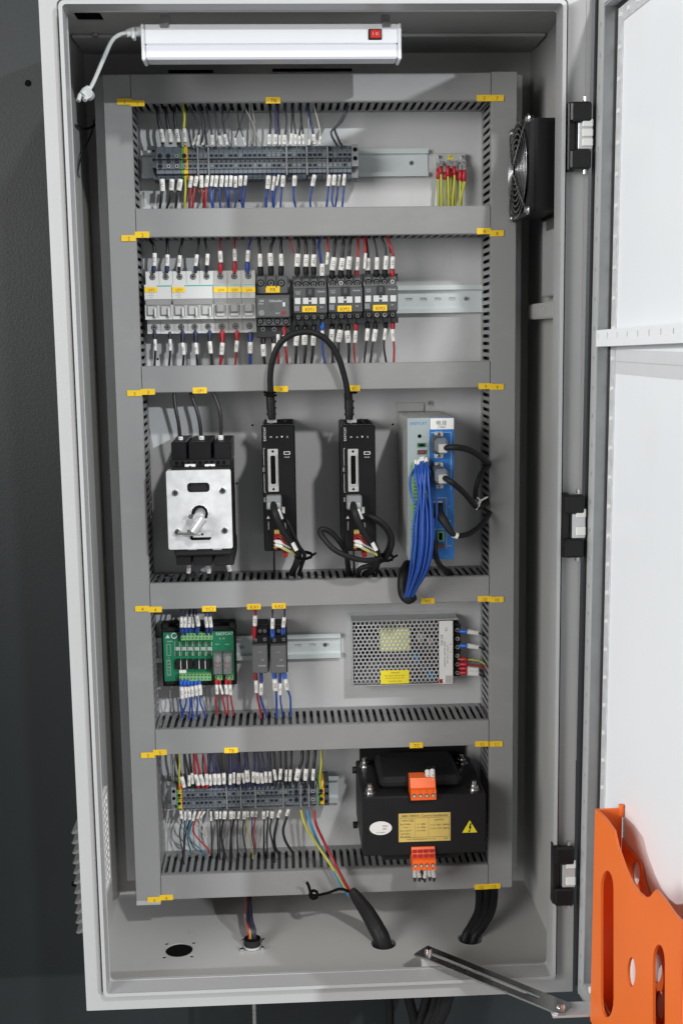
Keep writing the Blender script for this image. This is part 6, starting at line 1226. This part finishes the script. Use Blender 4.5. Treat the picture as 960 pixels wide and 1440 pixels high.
m = MB(); c0, c1 = P(118, 128, Yl+.010), P(124, 133, Yl+.016); m.tube([P(126, 124, Yl+.016), P(121, 129, Yl+.014), P(116, 135, Yl+.010)], [.0040, .0056, .0050], 'cordw', 10, smoothn=2); m.cyl(P(126, 134, Yl+.022), P(123, 131, Yl+.008), .0062, 'cordw', 14); obj('plug_body', m, pg)
m = MB(); m.tube([P(113, 133, Yl+.010), P(110.5, 142, Yl+.006)], .0026, 'cordw', 8); m.tube([P(122, 136, Yl+.010), P(119.5, 141, Yl+.006)], .0026, 'cordw', 8); obj('plug_pins', m, pg)
# thin black leads behind the left upright
cable('stray_lead', 'thin black lead drooping from the left duct to the cabinet wall', [(146, 163, .03), (136, 174, .02), (122, 181, .0), (107, 176, -.05)], .0016, 'wblack', 8)
cable('stray_lead', 'thin black lead hanging down the left cabinet wall', [(133, 168, .03), (128, 190, .0), (116, 215, -.03), (110, 240, -.05), (112, 250, -.05)], .0010, 'wblack', 8)

# ------------------------------------------------------------------ fan on the right wall
fx = .2525; fy0, fy1 = -.208, -.095; zc = (P(731, 240, -.15).z+.0); s_ = .115; fz0, fz1 = zc-s_/2, zc+s_/2
fan = thing('cooling_fan', 'black square cooling fan with a wire finger guard on the right wall', 'fan', (xr, (fy0+fy1)/2, fz0))
m = MB(); fc = ((fy0+fy1)/2, zc); m.prism(rrect(fy0, fy1, fz0, fz1, .008), fx, fx+.005, 'black', 'x', holes=[ell(fc[0], fc[1], .053, .053, 40)]); m.prism(rrect(fy0, fy1, fz0, fz1, .008), fx+.038, xr-.0003, 'black', 'x', holes=[ell(fc[0], fc[1], .053, .053, 40)])
m.box(fx+.005, fx+.038, fy0+.004, fy1-.004, fz0+.004, fz0+.007, 'black'); m.box(fx+.005, fx+.038, fy0+.004, fy1-.004, fz1-.007, fz1-.004, 'black'); m.box(fx+.005, fx+.038, fy0+.004, fy0+.007, fz0+.007, fz1-.007, 'blackgloss'); m.box(fx+.005, fx+.038, fy1-.007, fy1-.004, fz0+.007, fz1-.007, 'black'); m.box(xr-.004, xr-.0006, fy0+.004, fy1-.004, fz0+.004, fz1-.004, 'void'); fr_ = obj('frame', m, fan)
m = MB(); m.cyl((fx+.004, fc[0], fc[1]), (fx+.030, fc[0], fc[1]), .021, 'black', 24); rt_ = obj('hub', m, fan)
for k in range(7):
    a = R(360/7*k); u = Vector((0, math.cos(a), math.sin(a))); v = Vector((0, -math.sin(a), math.cos(a))); O = Vector((fx+.016, fc[0], fc[1])); e = Vector((.010, 0, 0))
    m = MB(); m.add([O+u*.020-v*.010-e, O+u*.020+v*.010+e, O+u*.051+v*.020+e, O+u*.051-v*.016-e, O+u*.020-v*.010-e+Vector((.0015, 0, 0)), O+u*.020+v*.010+e+Vector((.0015, 0, 0)), O+u*.051+v*.020+e+Vector((.0015, 0, 0)), O+u*.051-v*.016-e+Vector((.0015, 0, 0))], [(0, 1, 2, 3), (7, 6, 5, 4), (0, 4, 5, 1), (1, 5, 6, 2), (2, 6, 7, 3), (3, 7, 4, 0)], 'blackgloss'); obj('blade', m, rt_)
def fg(r_, a, off=-.004): return Vector((fx+off-.004*(1-r_/.058), fc[0]+r_*math.cos(a), fc[1]+r_*math.sin(a)))
m = MB()
for k in range(8):
    r_ = .010+k*.0066; m.tube([fg(r_, R(10*i)) for i in range(36)], .00085, 'guard', 6, closed=True)
gd = obj('guard_rings', m, fan)
for k in range(4):
    a = R(45+90*k); m = MB(); cnr = Vector((fx-.0012, fc[0]+.0525*math.cos(a)*1.414, fc[1]+.0525*math.sin(a)*1.414))
    m.tube([fg(.010, a, -.006), fg(.030, a, -.006), fg(.057, a, -.0055), cnr+Vector((-.001, 0, 0))], .0011, 'guard', 6, smoothn=3); obj('guard_spoke', m, gd)
    m = MB(); m.cyl(cnr+Vector((.001, 0, 0)), cnr+Vector((-.0035, 0, 0)), .0044, 'chrome', 12, r2=.0032); m.cyl(cnr+Vector((.0008, 0, 0)), cnr+Vector((-.0008, 0, 0)), .0058, 'steel', 14); obj('guard_screw', m, fan)
